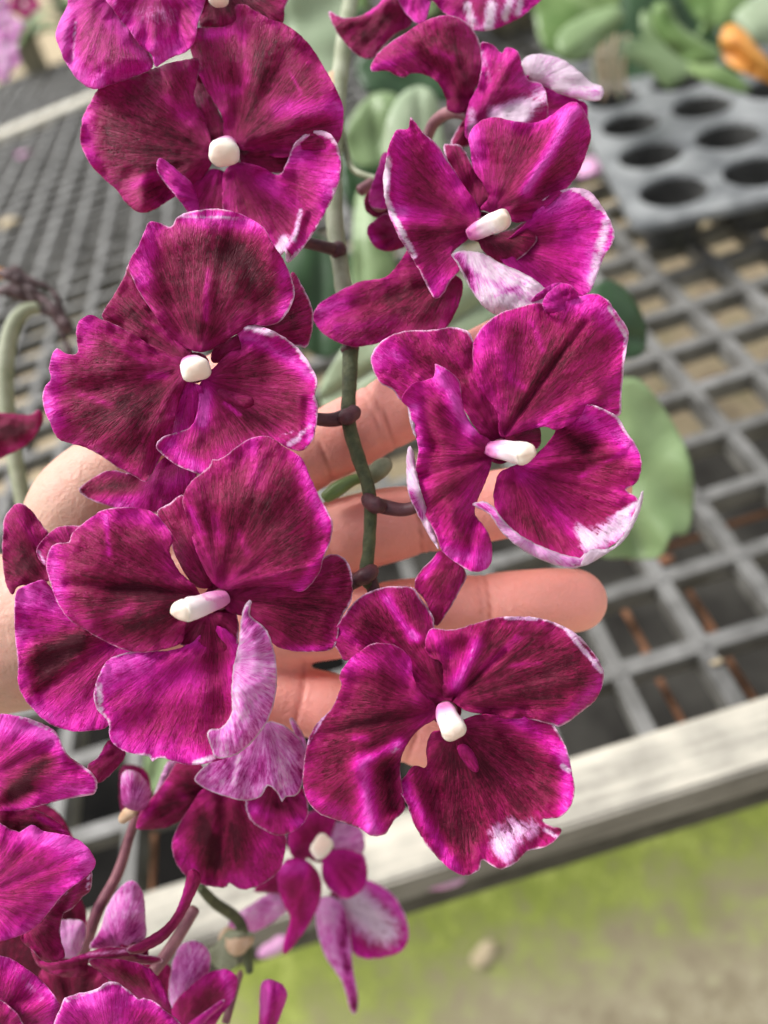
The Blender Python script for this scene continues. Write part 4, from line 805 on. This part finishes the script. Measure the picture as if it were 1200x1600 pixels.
# F6 lower right -------------------------------------------------------------
f = flower(spray, R6, .146, (570, 530), 'lowest right flower with a cupped lip, a pale speckled spot at its tip and a smooth white knob', [(660, 1060, .154)])
petal('sepal', f, R6, .146, [(155, 268), (190, 205), (240, 140), (290, 105), (350, 86), (410, 84), (452, 90), (480, 130), (522, 190), (528, 240), (530, 320), (580, 380), (600, 440), (590, 500), (540, 515), (480, 480), (440, 400), (350, 310), (290, 310), (212, 352), (180, 312)], (575, 500), -3, -2, .22, dome=1.5,
      pig=[('m', 355, 130, 450, 270, 20, .65), ('m', 200, 250, 240, 280, 20, .35), ('m', 450, 250, 470, 270, 15, .5), ('d', 260, 200, 340, 260, 20, .12), ('d', 480, 300, 560, 460, 18, .12)], rel=[(300, 200, 560, 480, 24, -1.0), (400, 110, 560, 440, 20, .8)])
petal('petal', f, R6, .146, [(560, 480), (480, 330)][:1] + [(560, 420), (555, 360), (520, 342), (500, 320), (494, 282), (518, 237), (570, 240), (622, 235), (700, 210), (780, 194), (870, 194), (950, 210), (1030, 248), (1090, 308), (1130, 368), (1137, 420), (1110, 490), (1050, 540), (985, 587), (945, 580), (860, 560), (780, 560), (700, 545), (640, 530), (600, 505)], (590, 500), 3, .2, .15, dome=2, rim=.4, ruf=1.7,
      pig=[('m', 610, 440, 680, 290, 30, .75), ('m', 700, 380, 830, 270, 18, .45), ('w', 655, 370, 670, 290, 5, .5), ('w', 780, 196, 900, 198, 7, .9), ('w', 1000, 235, 1130, 390, 10, .9), ('m', 980, 570, 1120, 440, 30, .4), ('d', 860, 420, 1060, 330, 60, .12), ('m', 800, 370, 910, 360, 12, .35), ('m', 510, 250, 580, 320, 30, .4)], rel=[(600, 480, 780, 320, 14, -1.8), (620, 420, 690, 270, 24, 1.8), (700, 490, 1040, 420, 30, 1.2), (540, 290, 700, 240, 24, 1.2), (640, 520, 860, 520, 16, -1.6)])
petal('petal', f, R6, .146, [(186, 405), (220, 350), (288, 298), (330, 288), (390, 298), (440, 340), (450, 400), (470, 450), (530, 510), (530, 560), (470, 600), (425, 660), (405, 720), (410, 800), (422, 880), (380, 930), (350, 975), (300, 982), (260, 957), (200, 932), (120, 906), (75, 862), (55, 800), (60, 700), (80, 620), (110, 572), (160, 520), (192, 440)], (540, 530), 3.5, 0, .22, dome=2.2, rim=.35, und=1.4,
      pig=[('m', 220, 360, 430, 370, 50, .35), ('m', 265, 720, 300, 960, 38, .8), ('m', 300, 700, 400, 650, 22, .6), ('w', 375, 680, 395, 665, 9, .7), ('d', 360, 720, 380, 880, 32, .35), ('d', 130, 570, 400, 570, 36, .22), ('m', 80, 840, 200, 900, 30, .3), ('m', 240, 630, 280, 630, 14, .5), ('w', 70, 650, 180, 470, 6, .7), ('m', 340, 500, 460, 500, 30, .1)], rel=[(300, 960, 250, 740, 34, 2.2), (250, 740, 400, 660, 24, 2.0), (360, 740, 380, 880, 26, -2.4), (520, 530, 130, 620, 18, -1.2), (240, 420, 420, 440, 30, -1.2)])
petal('lip', f, R6, .146, [(560, 600), (520, 610), (500, 660), (498, 735), (455, 730), (420, 770), (398, 808), (430, 870), (450, 930), (490, 1000), (530, 1050), (580, 1100), (640, 1127), (690, 1105), (700, 1070), (760, 1102), (820, 1082), (860, 1040), (930, 1022), (972, 990), (985, 960), (950, 950), (918, 925), (988, 910), (1030, 840), (1022, 740), (1000, 660), (962, 590), (928, 545), (870, 530), (790, 550), (700, 545), (640, 560)], (600, 590), 4.5, -1.5, .18, dome=-2.5, rim=.35, ruf=1.8,
      pig=[('w', 770, 1010, 880, 950, 48, .5), ('w', 745, 960, 790, 1060, 34, .42), ('w', 800, 920, 830, 960, 20, .35), ('m', 420, 800, 600, 1100, 26, .5), ('m', 800, 540, 1000, 700, 36, .5), ('m', 1010, 700, 1000, 880, 26, .5), ('d', 540, 700, 700, 740, 60, .12), ('m', 680, 640, 820, 800, 14, .12), ('w', 900, 545, 925, 560, 8, .8), ('w', 990, 730, 1020, 750, 12, .9), ('w', 930, 960, 975, 990, 8, .8), ('m', 720, 1020, 760, 900, 30, .2)], rel=[(500, 740, 560, 1000, 24, -1.4), (450, 780, 500, 960, 20, 1.4), (800, 560, 940, 700, 24, 1.6), (780, 620, 900, 760, 24, -1.4), (610, 620, 780, 1060, 16, .7)])
petal('callus', f, R6, .146, [(612, 668), (632, 655), (655, 668), (680, 710), (682, 752), (660, 742), (632, 710)], (625, 650), 1.5, .6, .22, dome=.8, rim=0, ruf=.1, thick=.6)
column(f, R6, .146, (565, 528), (605, 622), 56, 1, 8, beak=.2)

# leaves of the plant seen behind the spray
L('leaf', PX, .44, [(545, 190), (580, 150), (620, 150), (640, 200), (610, 250), (560, 260), (540, 230)], (600, 300), 'leaf_mid', dome=3)
L('leaf', PX, .47, [(540, 240), (600, 230), (640, 260), (630, 330), (570, 350), (535, 300)], (600, 380), 'leaf_dark', dome=3)
L('leaf', PX, .50, [(560, 90), (620, 70), (700, 90), (740, 130), (700, 160), (620, 150), (570, 140)], (760, 200), 'leaf_dark', dome=3)
L('leaf', PX, .42, [(440, 380), (500, 370), (560, 420), (560, 520), (500, 560), (450, 500)], (500, 600), 'leaf_dark', dome=3)
L('leaf', PX, .30, [(975, 590), (1005, 598), (1045, 650), (1075, 710), (1084, 770), (1075, 830), (1050, 838), (1030, 870), (980, 872), (930, 865), (850, 800), (820, 660), (860, 600), (920, 585)], (900, 560), 'leaf_mid', E=2, dome=-6, rel=[(900, 560, 1000, 860, 30, -10)])
L('leaf', PX, .34, [(600, 260), (605, 190), (625, 150), (655, 135), (680, 150), (690, 200), (700, 300), (690, 380), (620, 380)], (650, 420), 'leaf_sage', dome=3)
L('leaf', PX, .27, [(640, 470), (700, 430), (760, 470), (770, 500), (700, 540), (640, 560), (600, 620), (520, 640), (500, 610), (540, 540), (590, 510)], (480, 640), 'leaf_sage', dome=4)
L('leaf', PX, .38, [(430, -60), (530, -60), (540, 60), (530, 200), (520, 320), (480, 300), (450, 180), (440, 60)], (490, 340), 'leaf_sage', dome=4)
L('leaf', PX, .31, [(940, 440), (975, 450), (1002, 490), (1010, 530), (1000, 556), (960, 560), (920, 540), (910, 480)], (900, 520), 'leaf_dark', dome=3)
L('leaf', PX, .36, [(560, 300), (600, 350), (620, 430), (600, 520), (560, 540), (550, 420)], (570, 560), 'leaf_mid', dome=3)
L('leaf', PX, .33, [(240, 1150), (262, 1150), (270, 1180), (262, 1215), (238, 1240), (225, 1200)], (230, 1240), 'leaf_mid', dome=2)
# ---------------------------------------------------------------- second spray, lower left
sp2 = empty('orchid_plant', P(300, 1500, .22))
tag(sp2, 'lower left orchid spray, magenta petals at the left edge, small blooms below the hand', 'orchid')
f = flower(sp2, R7, .150, (-80, 400), 'bright flower at the left edge with two broad petals one above the other', None)
petal('petal', f, R7, .150, [(-60, 110), (0, 110), (60, 115), (150, 135), (230, 170), (275, 205), (300, 262), (340, 320), (400, 360), (450, 400), (470, 450), (455, 490), (400, 505), (300, 522), (200, 547), (100, 572), (0, 575), (-60, 575)], (-90, 420), 3, 0, .52, dome=2.5, rim=.45, pig=[('m', 0, 180, 200, 200, 90, .35), ('d', 60, 480, 220, 330, 40, .6), ('d', 0, 540, 140, 470, 30, .5), ('m', 300, 460, 440, 470, 30, .2), ('w', 100, 125, 270, 200, 10, .7)], rel=[(-60, 420, 260, 260, 24, -1.2), (0, 540, 300, 420, 30, -1.2)])
petal('sepal', f, R7, .154, [(-60, 560), (60, 565), (160, 570), (250, 610), (310, 660), (335, 700), (250, 720), (100, 700), (-60, 690)], (-90, 600), 0, 0, .2, pig=[('m', 180, 600, 320, 680, 14, .5), ('d', 0, 640, 160, 650, 40, .3)], rel=[(150, 590, 320, 690, 14, 1.5)])
petal('petal', f, R7, .150, [(-60, 665), (60, 668), (95, 680), (120, 660), (160, 643), (212, 672), (320, 692), (400, 730), (448, 790), (457, 840), (400, 902), (320, 962), (260, 1030), (182, 1122), (100, 1172), (0, 1202), (-60, 1215)], (-90, 980), 3.5, 0, .58, dome=3, rim=.2, pig=[('m', 160, 680, 400, 800, 80, .25), ('d', 0, 900, 120, 780, 16, .2), ('d', 0, 1000, 300, 860, 20, .15), ('d', 60, 1130, 300, 960, 14, .15)], rel=[(-60, 980, 400, 780, 24, -.8), (-60, 1050, 250, 1000, 30, .8)])
petal('sepal', f, R7, .156, [(340, 900), (400, 870), (440, 850), (437, 950), (400, 985), (350, 1042), (300, 1080), (290, 1180), (310, 1280), (220, 1300), (150, 1240), (100, 1180), (180, 1100), (260, 1020)], (100, 1060), 0, 0, .15, pig=[('w', 430, 870, 420, 950, 8, .8), ('w', 330, 960, 250, 1040, 7, .6), ('m', 380, 920, 330, 1040, 14, .3)])
f = flower(sp2, R7, .150, (-40, 1620), 'striped magenta petals in the bottom left corner', None)
petal('petal', f, R7, .150, [(-60, 1262), (0, 1272), (60, 1290), (140, 1342), (210, 1402), (260, 1462), (300, 1532), (320, 1660), (-60, 1680)], (-60, 1700), 2, 0, .60, dome=2.5, rim=.15, pig=[('w', 60, 1320, 200, 1480, 40, .32), ('d', 120, 1560, 240, 1500, 20, .2)], rel=[(-40, 1480, 240, 1480, 30, -1)])
petal('petal', f, R7, .147, [(-60, 1470), (0, 1482), (40, 1512), (90, 1562), (130, 1680), (-60, 1680)], (-60, 1700), 2, 0, .3, rim=.25)
petal('petal', f, R7, .148, [(298, 1502), (350, 1462), (440, 1440), (480, 1425), (505, 1405), (560, 1400), (610, 1432), (668, 1480), (690, 1475), (740, 1492), (800, 1540), (868, 1600), (900, 1690), (300, 1700)], (560, 1780), 2.5, 0, .60, dome=2, rim=.4, ruf=2, pig=[('m', 420, 1480, 560, 1560, 90, .2), ('w', 310, 1495, 480, 1430, 8, .7), ('d', 640, 1540, 780, 1600, 30, .3)])
# buds and half-open blooms
f = flower(sp2, R7, .170, (640, 1260), 'half open bloom seen from its side between long purple stalks', None)
petal('petal', f, R7, .175, [(430, 1232), (480, 1150), (510, 1050), (560, 960), (620, 912), (660, 922), (690, 980), (700, 1100), (700, 1180), (650, 1220), (540, 1232)], (560, 1260), 2, 0, .35, mat='under', dome=3, rim=.3, pig=[('m', 480, 1200, 640, 1150, 60, .45)])
petal('petal', f, R7, .178, [(262, 1182), (275, 1110), (320, 1098), (400, 1108), (412, 1180), (372, 1270), (312, 1282), (280, 1242)], (340, 1290), 2, 0, .25, mat='under', dome=2, rim=.3)
petal('sepal', f, R7, .165, [(148, 1222), (170, 1210), (192, 1210), (218, 1240), (206, 1290), (280, 1302), (380, 1272), (500, 1232), (620, 1236), (660, 1262), (762, 1276), (780, 1302), (700, 1312), (560, 1300), (430, 1300), (415, 1362), (300, 1372), (200, 1330), (160, 1275)], (400, 1330), 2, 0, .18, dome=1.5, pig=[('w', 420, 1265, 620, 1250, 14, .5), ('m', 200, 1300, 500, 1260, 12, .2)], rel=[(220, 1310, 640, 1260, 14, 2)])
petal('petal', f, R7, .160, [(425, 1292), (500, 1286), (580, 1290), (680, 1312), (740, 1352), (790, 1430), (822, 1535), (740, 1500), (670, 1480), (560, 1410), (480, 1350)], (800, 1560), 1, 0, .28, dome=1.5, rim=.15, pig=[('d', 520, 1320, 700, 1400, 30, .2), ('m', 700, 1340, 800, 1490, 14, .3)])
petal('sepal', f, R7, .162, [(905, 868), (940, 860), (965, 900), (930, 990), (880, 1085), (800, 1190), (700, 1250), (640, 1262), (610, 1240), (700, 1190), (790, 1130), (850, 1050), (885, 950)], (800, 1160), 1, 0, .2, dome=2, pig=[('m', 890, 930, 860, 1050, 12, .3)])
px_tube('flower_stalk', [(212, 1275, .188, 1.2), (203, 1305, .187, 1.3), (184, 1365, .184, 1.5), (152, 1425, .182, 1.6), (128, 1495, .180, 1.6)], M['pedicel'], sp2, 5)
px_tube('bract', [(190, 1282, .178, 1.2), (202, 1270, .177, 1.7), (214, 1268, .176, .8)], M['bract'], sp2, 4)
px_tube('flower_stalk', [(305, 1418, .180, 1.6), (285, 1452, .178, 1.6), (262, 1488, .174, 1.6), (238, 1520, .170, 1.5)], M['pedicel'], sp2, 5)
px_tube('stem', [(312, 1385, .195, 1.3), (335, 1410, .20, 1.5), (372, 1438, .21, 1.7), (385, 1480, .21, 1.7), (390, 1520, .21, 1.3)], M['stem'], sp2, 5)
px_tube('bract', [(350, 1460, .215, 2.5), (372, 1474, .21, 3.4), (395, 1462, .212, 1.4)], M['bract'], sp2, 4)
petal('bract', sp2, R8, .21, [(350, 880), (390, 840), (430, 800), (520, 812), (480, 860), (450, 940), (400, 950), (360, 920)], (400, 860), 1, 0, dome=2, mat='stem_pale')
petal('bud', sp2, R7, .172, [(590, 392), (640, 380), (700, 425), (725, 480), (700, 560), (640, 572), (592, 545), (582, 470)], (640, 580), 1, 0, .35, dome=5, rim=0, ruf=.3, mat='under', pig=[('m', 600, 480, 700, 540, 60, .4)])
petal('sepal', sp2, R7, .158, [(425, 352), (470, 320), (520, 240), (560, 250), (605, 300), (560, 370), (480, 440), (430, 410)], (600, 260), 1, 0, .15, pig=[('m', 440, 350, 530, 260, 10, .4)])

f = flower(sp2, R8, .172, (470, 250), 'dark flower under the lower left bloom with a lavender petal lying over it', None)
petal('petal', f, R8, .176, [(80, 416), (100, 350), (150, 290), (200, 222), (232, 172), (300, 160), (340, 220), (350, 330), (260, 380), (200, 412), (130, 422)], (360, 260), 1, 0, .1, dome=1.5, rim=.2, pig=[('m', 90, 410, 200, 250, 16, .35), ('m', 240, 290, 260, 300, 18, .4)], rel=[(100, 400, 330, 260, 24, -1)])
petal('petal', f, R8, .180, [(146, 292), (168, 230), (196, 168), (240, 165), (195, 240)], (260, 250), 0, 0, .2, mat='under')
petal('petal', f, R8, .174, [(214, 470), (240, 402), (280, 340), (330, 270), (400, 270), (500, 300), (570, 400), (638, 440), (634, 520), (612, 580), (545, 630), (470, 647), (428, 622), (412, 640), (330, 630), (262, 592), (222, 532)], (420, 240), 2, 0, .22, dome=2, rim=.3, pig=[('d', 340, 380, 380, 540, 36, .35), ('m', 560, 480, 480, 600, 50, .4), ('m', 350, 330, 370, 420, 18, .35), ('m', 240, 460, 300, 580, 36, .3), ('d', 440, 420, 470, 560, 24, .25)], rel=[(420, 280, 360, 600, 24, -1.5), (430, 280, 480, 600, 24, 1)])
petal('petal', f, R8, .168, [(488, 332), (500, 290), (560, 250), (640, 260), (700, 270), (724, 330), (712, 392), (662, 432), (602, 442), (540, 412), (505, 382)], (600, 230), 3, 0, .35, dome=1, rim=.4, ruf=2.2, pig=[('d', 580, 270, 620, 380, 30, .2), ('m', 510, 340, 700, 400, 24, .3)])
petal('lip', f, R8, .164, [(300, 242), (310, 210), (380, 150), (470, 90), (560, 20), (640, 36), (700, 95), (716, 160), (705, 240), (682, 290), (640, 300), (626, 318), (604, 280), (572, 258), (545, 298), (482, 314), (420, 300), (350, 275)], (560, 0), 3, 0, .56, mat='under', dome=2, rim=.5, ruf=2.0, pig=[('w', 0, 0, 1, 1, 1, 0), ('m', 340, 230, 520, 200, 50, .12), ('m', 445, 250, 465, 150, 8, -.5), ('m', 620, 180, 640, 290, 26, -.2)], rel=[(455, 250, 475, 140, 10, .8), (560, 60, 600, 260, 24, 1.2)])
petal('petal', f, R8, .166, [(652, 8), (664, 2), (690, 40), (716, 90), (722, 150), (700, 120), (676, 70)], (720, 160), 1, 0, .45, mat='under', dome=.8)

f = flower(sp2, R8, .215, (765, 490), 'small out of focus magenta flower with a round white knob, below the lavender petal', None)
petal('sepal', f, R8, .215, [(800, 430), (830, 395), (880, 400), (925, 425), (935, 500), (890, 535), (830, 505)], (780, 490), 0, 0, .45, mat='under', dome=1)
petal('petal', f, R8, .213, [(650, 490), (655, 420), (700, 375), (760, 350), (825, 375), (815, 430), (780, 480), (720, 530), (680, 540)], (770, 490), 1, 0, .40, dome=1, rim=.2)
petal('petal', f, R8, .211, [(775, 550), (790, 510), (860, 495), (930, 515), (946, 590), (930, 645), (870, 682), (810, 655), (780, 610)], (770, 500), 1, 0, .52, dome=-1, rim=.4)
petal('petal', f, R8, .208, [(608, 600), (625, 555), (660, 530), (720, 540), (765, 590), (774, 660), (742, 750), (690, 830), (640, 890), (628, 862), (645, 800), (655, 750), (622, 680)], (740, 520), 2, 0, .48, dome=2, rim=.1, pig=[('m', 640, 570, 700, 570, 30, .35), ('d', 650, 640, 690, 760, 30, .2), ('d', 740, 560, 760, 640, 20, .4)])
petal('petal', f, R8, .222, [(425, 772), (480, 722), (560, 672), (625, 645), (660, 690), (640, 730), (590, 772), (520, 806), (440, 806)], (680, 640), 0, 0, .35, mat='under', dome=2)
petal('petal', f, R8, .217, [(520, 650), (560, 600), (620, 560), (660, 600), (640, 660), (560, 660)], (660, 600), 0, 0, .25)
column(f, R8, .206, (770, 500), (776, 480), 54, 0, 4)
f = flower(sp2, R8, .225, (850, 700), 'hanging pale centred bloom at the very bottom of the spray, with a pointed lobe', None)
petal('petal', f, R8, .222, [(840, 680), (900, 640), (945, 612), (1030, 656), (1078, 725), (1102, 805), (1082, 870), (1015, 900), (930, 906), (880, 868), (855, 790)], (850, 700), 2, 0, .55, dome=2, rim=.5, pig=[('w', 900, 700, 1010, 800, 80, .95), ('m', 960, 640, 1060, 720, 30, .3)])
petal('sepal', f, R8, .219, [(752, 705), (790, 672), (845, 695), (872, 760), (884, 850), (893, 950), (912, 1060), (900, 1115), (880, 1092), (850, 992), (790, 902), (758, 805)], (820, 660), 2, 0, .45, mat='under', dome=2.5, pig=[('m', 860, 900, 900, 1090, 20, .6), ('m', 860, 740, 850, 860, 20, .5)])
f = flower(sp2, R8, .178, (290, 1170), 'half open cup shaped bloom at the bottom edge beside the green ground', None)
petal('petal', f, R8, .184, [(204, 1060), (210, 950), (240, 862), (300, 838), (352, 880), (352, 960), (300, 1060), (230, 1100)], (230, 1130), 1, 0, .42, mat='under', dome=2)
petal('petal', f, R8, .180, [(216, 1090), (280, 1012), (350, 960), (420, 948), (458, 985), (442, 1060), (405, 1110), (330, 1200), (230, 1200)], (240, 1200), 2, 0, .38, dome=2, rim=.1, pig=[('m', 400, 960, 440, 1060, 24, .4), ('d', 260, 1080, 340, 1060, 40, .2)])
petal('petal', f, R8, .174, [(250, 1175), (330, 1110), (405, 1060), (400, 1085), (340, 1140), (290, 1200)], (260, 1200), 1, 0, .55)
px_tube('stem', [(376, 1520, .20, 1.0), (366, 1550, .19, 1.2), (352, 1600, .185, 1.2)], M['pedicel'], sp2, 5)
petal('bud', sp2, R8, .186, [(545, 1012), (570, 985), (622, 1000), (645, 1040), (630, 1092), (604, 1160), (590, 1200), (540, 1200), (542, 1100)], (570, 1220), 1, 0, .62, dome=5, rim=.2, ruf=.3, pig=[('d', 600, 1080, 580, 1160, 18, .3), ('m', 560, 1000, 560, 1100, 20, .4)], rel=[(600, 1000, 590, 1160, 8, -1.5)])

# dark filler blooms, added to stand in for shade in the cluster's gaps
f = flower(sp2, PX, .182, (60, 1420), 'added dark filler blooms in the gaps of the lower left cluster', None)
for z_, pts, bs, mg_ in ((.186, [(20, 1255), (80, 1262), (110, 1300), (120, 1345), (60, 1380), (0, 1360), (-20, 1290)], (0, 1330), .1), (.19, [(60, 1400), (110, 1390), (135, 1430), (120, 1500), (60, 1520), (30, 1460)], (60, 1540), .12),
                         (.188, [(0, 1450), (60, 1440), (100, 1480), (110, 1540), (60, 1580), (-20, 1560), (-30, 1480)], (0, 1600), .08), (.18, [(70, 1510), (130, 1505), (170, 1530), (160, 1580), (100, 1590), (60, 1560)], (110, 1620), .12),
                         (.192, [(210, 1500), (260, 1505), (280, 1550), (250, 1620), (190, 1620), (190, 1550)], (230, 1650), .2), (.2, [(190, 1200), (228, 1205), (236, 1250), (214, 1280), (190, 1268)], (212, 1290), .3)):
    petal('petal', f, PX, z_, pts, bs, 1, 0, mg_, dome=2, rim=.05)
# third plant, far left
sp3 = empty('orchid_plant', P(20, 700, .24))
tag(sp3, 'curved pale orchid stem at the left edge with one dark maroon petal', 'orchid')
px_tube('stem', [(62, 482, .245, 2.2), (40, 486, .243, 2.5), (20, 510, .24, 2.7), (9, 560, .238, 2.9), (8, 620, .236, 2.9), (18, 690, .234, 2.7), (32, 760, .232, 2.6), (45, 830, .23, 2.6)], M['stem_pale'], sp3, 6, 14)
f = flower(sp3, PX, .20, (-20, 690), 'single dark maroon petal reaching in from the left edge', None)
petal('petal', f, PX, .20, [(-40, 648), (0, 645), (45, 648), (60, 640), (68, 655), (52, 685), (25, 705), (-40, 725)], (-40, 690), 1, 0, .12, dome=2, rim=.1, pig=[('d', 20, 670, 45, 670, 12, .2)])
dry = empty('dried_bloom', P(70, 450, .25), None); tag(dry, 'shrivelled dark brown bloom lying on the curved pale stem at the left', 'dried flower')
for i, pts in enumerate([[(-20, 425), (20, 432), (60, 462), (90, 490), (110, 520)], [(20, 420), (50, 440), (80, 452), (98, 490), (100, 530)], [(-20, 460), (20, 455), (60, 470)], [(60, 485), (85, 495), (105, 540), (112, 560)], [(30, 428), (20, 450), (40, 465), (75, 470)]]):
    px_tube('dried_petal', [(a, b_, .25 + .004 * i, 1.6 + .7 * math.sin(a)) for a, b_ in pts], M['dry'], dry, 5, 8, .8)
o = px_tube('fallen_petal', [(-8, 426, .26, 1.5), (2, 428, .26, 2.4), (10, 432, .26, 1.2)], M['orange'], None, 4, 10, .3); tag(o, 'tiny orange withered scrap at the left edge beside the shrivelled bloom', 'petal')

# small things lying about
def scrap(name, x, y, rpx, h, mat, label, cat, seed, asp=.6):
    c0 = G(x, y, h); dist = (c0 - CAM).length; r_ = rpx * dist / F; rnd = random.Random(seed); V = []; Fc = []; N = 18
    V.append(c0 + Vector((0, 0, r_ * .35)))
    for q in (.5, 1.0):
        for k in range(N):
            an = 2 * math.pi * k / N; rr = r_ * q * (1 + .18 * math.sin(an * 2 + seed) + .08 * rnd.uniform(-1, 1))
            V.append(c0 + Vector((math.cos(an) * rr, math.sin(an) * rr * asp, r_ * (.35 * (1 - q) + .18 * math.sin(an * 2 + seed) * q + .2))))
    for k in range(N):
        Fc.append((0, 1 + k, 1 + (k + 1) % N)); Fc.append((1 + k, 1 + N + k, 1 + N + (k + 1) % N, 1 + (k + 1) % N))
    o = mk(name, V, Fc, M[mat], None, origin=c0); md = o.modifiers.new('t', 'SOLIDIFY'); md.thickness = r_ * .08
    tag(o, label, cat)
scrap('fallen_petal', 430, 1480, 20, BH + .001, 'pink_petal', 'pale pink fallen petal on the lower end of the wooden board', 'petal', 1)
scrap('fallen_petal', 700, 1378, 26, -.02, 'pink_petal', 'blurred pink petal caught by the dark side of the wooden board', 'petal', 2, .4)
scrap('fallen_petal', 38, 243, 9, .002, 'pink_petal', 'tiny pink petal on the far bench mesh below the pale rail', 'petal', 3)
scrap('dry_leaf', 18, 352, 17, .002, 'tan_leaf', 'curled tan dry leaf on the bench mesh at the left edge', 'dry leaf', 4)
scrap('fallen_petal', 925, 268, 26, .012, 'pink_petal', 'soft pink petal between the upper right flower and the seedling tray', 'petal', 5, .8)
scrap('fallen_petal', 757, 1492, 20, -BZ + .004, 'tan_leaf', 'pale petal lying on the mossy ground near the board', 'petal', 6)
scrap('fallen_petal', 1120, 1035, 8, .002, 'tan_leaf', 'small whitish scrap on a bench bar close to the wooden board', 'petal', 8)
scrap('dry_leaf', 1030, 878, 18, -.01, 'rust', 'rust brown dry leaf below the tip of the large green leaf', 'dry leaf', 9)

# withered orange leaf and plants at the top
L('withered_leaf', PX, .50, [(1125, 60), (1140, 38), (1165, 50), (1185, 75), (1215, 110), (1230, 140), (1190, 125), (1160, 112), (1135, 95)], (1230, 100), 'orange', dome=4, rel=[(1150, 60, 1220, 120, 8, 8), (1130, 80, 1180, 110, 7, -7)], label='bent yellow orange withered leaf at the top right corner')
bpy.data.objects['withered_leaf'].parent = None; bpy.data.objects['withered_leaf'].location = ORG[spray]; bpy.data.objects['withered_leaf']['category'] = 'leaf'
def pt(x, y): g = G(x, y, 0); return (g.x, g.y, BZ + .001)
near = pot_plant(pt(985, 165), 0, 3, 'clear pot with broad light green leaves behind the seedling tray', potr=.05)
for (z_, pts, bs, mt) in ((.62, [(840, -60), (960, -60), (965, 30), (940, 70), (900, 92), (860, 85), (838, 40)], (990, 60), 'leaf_bright'), (.56, [(870, 60), (900, 30), (960, 10), (975, 30), (950, 60), (910, 92), (880, 95)], (980, 40), 'leaf_mid'),
                         (.55, [(1020, 10), (1045, 5), (1060, 35), (1090, 60), (1125, 80), (1120, 98), (1080, 98), (1045, 75), (1022, 45)], (1000, 80), 'leaf_bright'), (.60, [(1075, 100), (1110, 98), (1150, 115), (1172, 138), (1160, 146), (1120, 135), (1085, 118)], (1040, 80), 'leaf_bright'),
                         (.64, [(980, 60), (1040, 70), (1090, 100), (1060, 130), (1040, 138), (1010, 110), (975, 90)], (980, 60), 'leaf_mid'), (.66, [(1060, -40), (1130, -50), (1180, 0), (1150, 40), (1090, 30)], (1100, 90), 'leaf_bright'), (.6, [(1150, 20), (1220, -20), (1230, 60), (1190, 70), (1160, 50)], (1240, 100), 'leaf_sage')):
    L('leaf', PX, z_, pts, bs, mt, dome=8, parent=near)
for (z_, pts, bs, mt) in ((.78, [(960, -60), (1040, -60), (1060, 60), (1040, 150), (990, 150), (950, 60)], (1000, 180), 'leaf_dark'), (.80, [(1040, -40), (1120, -40), (1150, 60), (1110, 120), (1050, 90)], (1090, 150), 'leaf_dark'), (.77, [(1120, 30), (1200, 0), (1260, 60), (1220, 140), (1150, 120)], (1180, 170), 'leaf_dark'),
                         (.70, [(1000, 30), (1015, 20), (1045, 80), (1055, 130), (1040, 138), (1015, 90)], (1000, 20), 'leaf_mid'), (.68, [(1130, -40), (1160, -40), (1145, 20), (1110, 50), (1085, 60), (1110, 10)], (1140, -60), 'leaf_bright')):
    L('leaf', PX, z_, pts, bs, mt, dome=3, parent=near)  # the leaf_dark ones are added to stand in for shaded gaps
for q_ in range(6):
    xx = 932 + q_ * 9
    px_tube('aerial_root', [(xx + 4, 55, .66, 1.6), (xx - 3, 95, .66, 1.9), (xx + 3 * math.sin(q_), 120, .66, 1.9), (xx + 2, 150 + 8 * math.sin(q_ * 2), .66, 1.4)], M['bract' if q_ % 2 else 'stem_pale'], near, 8, 8, .2)
k = 0
for (x, y, n_, lab, Ls) in ((700, 70, 6, 'potted orchid behind the striped top flower', .17), (800, 40, 6, 'potted orchid right of the striped top flower', .16), (620, 110, 6, 'potted orchid behind the pale stem at the top', .18), (1090, 60, 7, 'potted orchid behind the far corner of the seedling tray', .17),
                            (60, 110, 6, 'potted orchid behind the pale rail at the top left', .17), (130, 60, 6, 'potted orchid further back at the top left', .2), (1200, 40, 6, 'potted orchid at the top right corner', .18), (900, 20, 6, 'potted orchid behind the broad light green leaves', .18), (480, 60, 6, 'potted orchid behind the grey green leaf at the top', .18), (560, 30, 6, 'potted orchid farthest back behind the stem', .2), (1000, 20, 6, 'potted orchid between the broad leaves and the tray corner', .17)):
    pot_plant(pt(x, y), n_, 10 + k, lab, L=Ls, mats=('leaf_mid', 'leaf_dark', 'leaf_bright')); k += 1
# blurred pink flowers in the far top left corner
far = empty('orchid_plant', P(0, 60, .55)); tag(far, 'far pale pink flowers blurred in the top left corner', 'orchid')
for j, (x, y) in enumerate(((-5, 10), (12, 45), (-10, 60), (8, 88), (38, 5), (0, 104))):
    ps = []
    f = mk('flower', [P(x - 5, y, .5), P(x + 5, y, .5), P(x, y + 6, .497)], [(0, 1, 2)], M['under'], far)
    for q in range(5):
        an = q * 1.257 + j; cx_, cy_ = x + math.cos(an) * 14, y + math.sin(an) * 14
        petal('petal', f, PX, .5, [(cx_ + math.cos(t) * 12, cy_ + math.sin(t) * 11) for t in (0, 1.05, 2.1, 3.14, 4.2, 5.25)], (x, y), 2, 0, .3, mat='under' if j != 4 else 'petal', fray=.2)
for ob in list(bpy.data.objects):
    if ob.type == 'MESH' and len(ob.data.polygons) == 0: print('EMPTY MESH', ob.name)
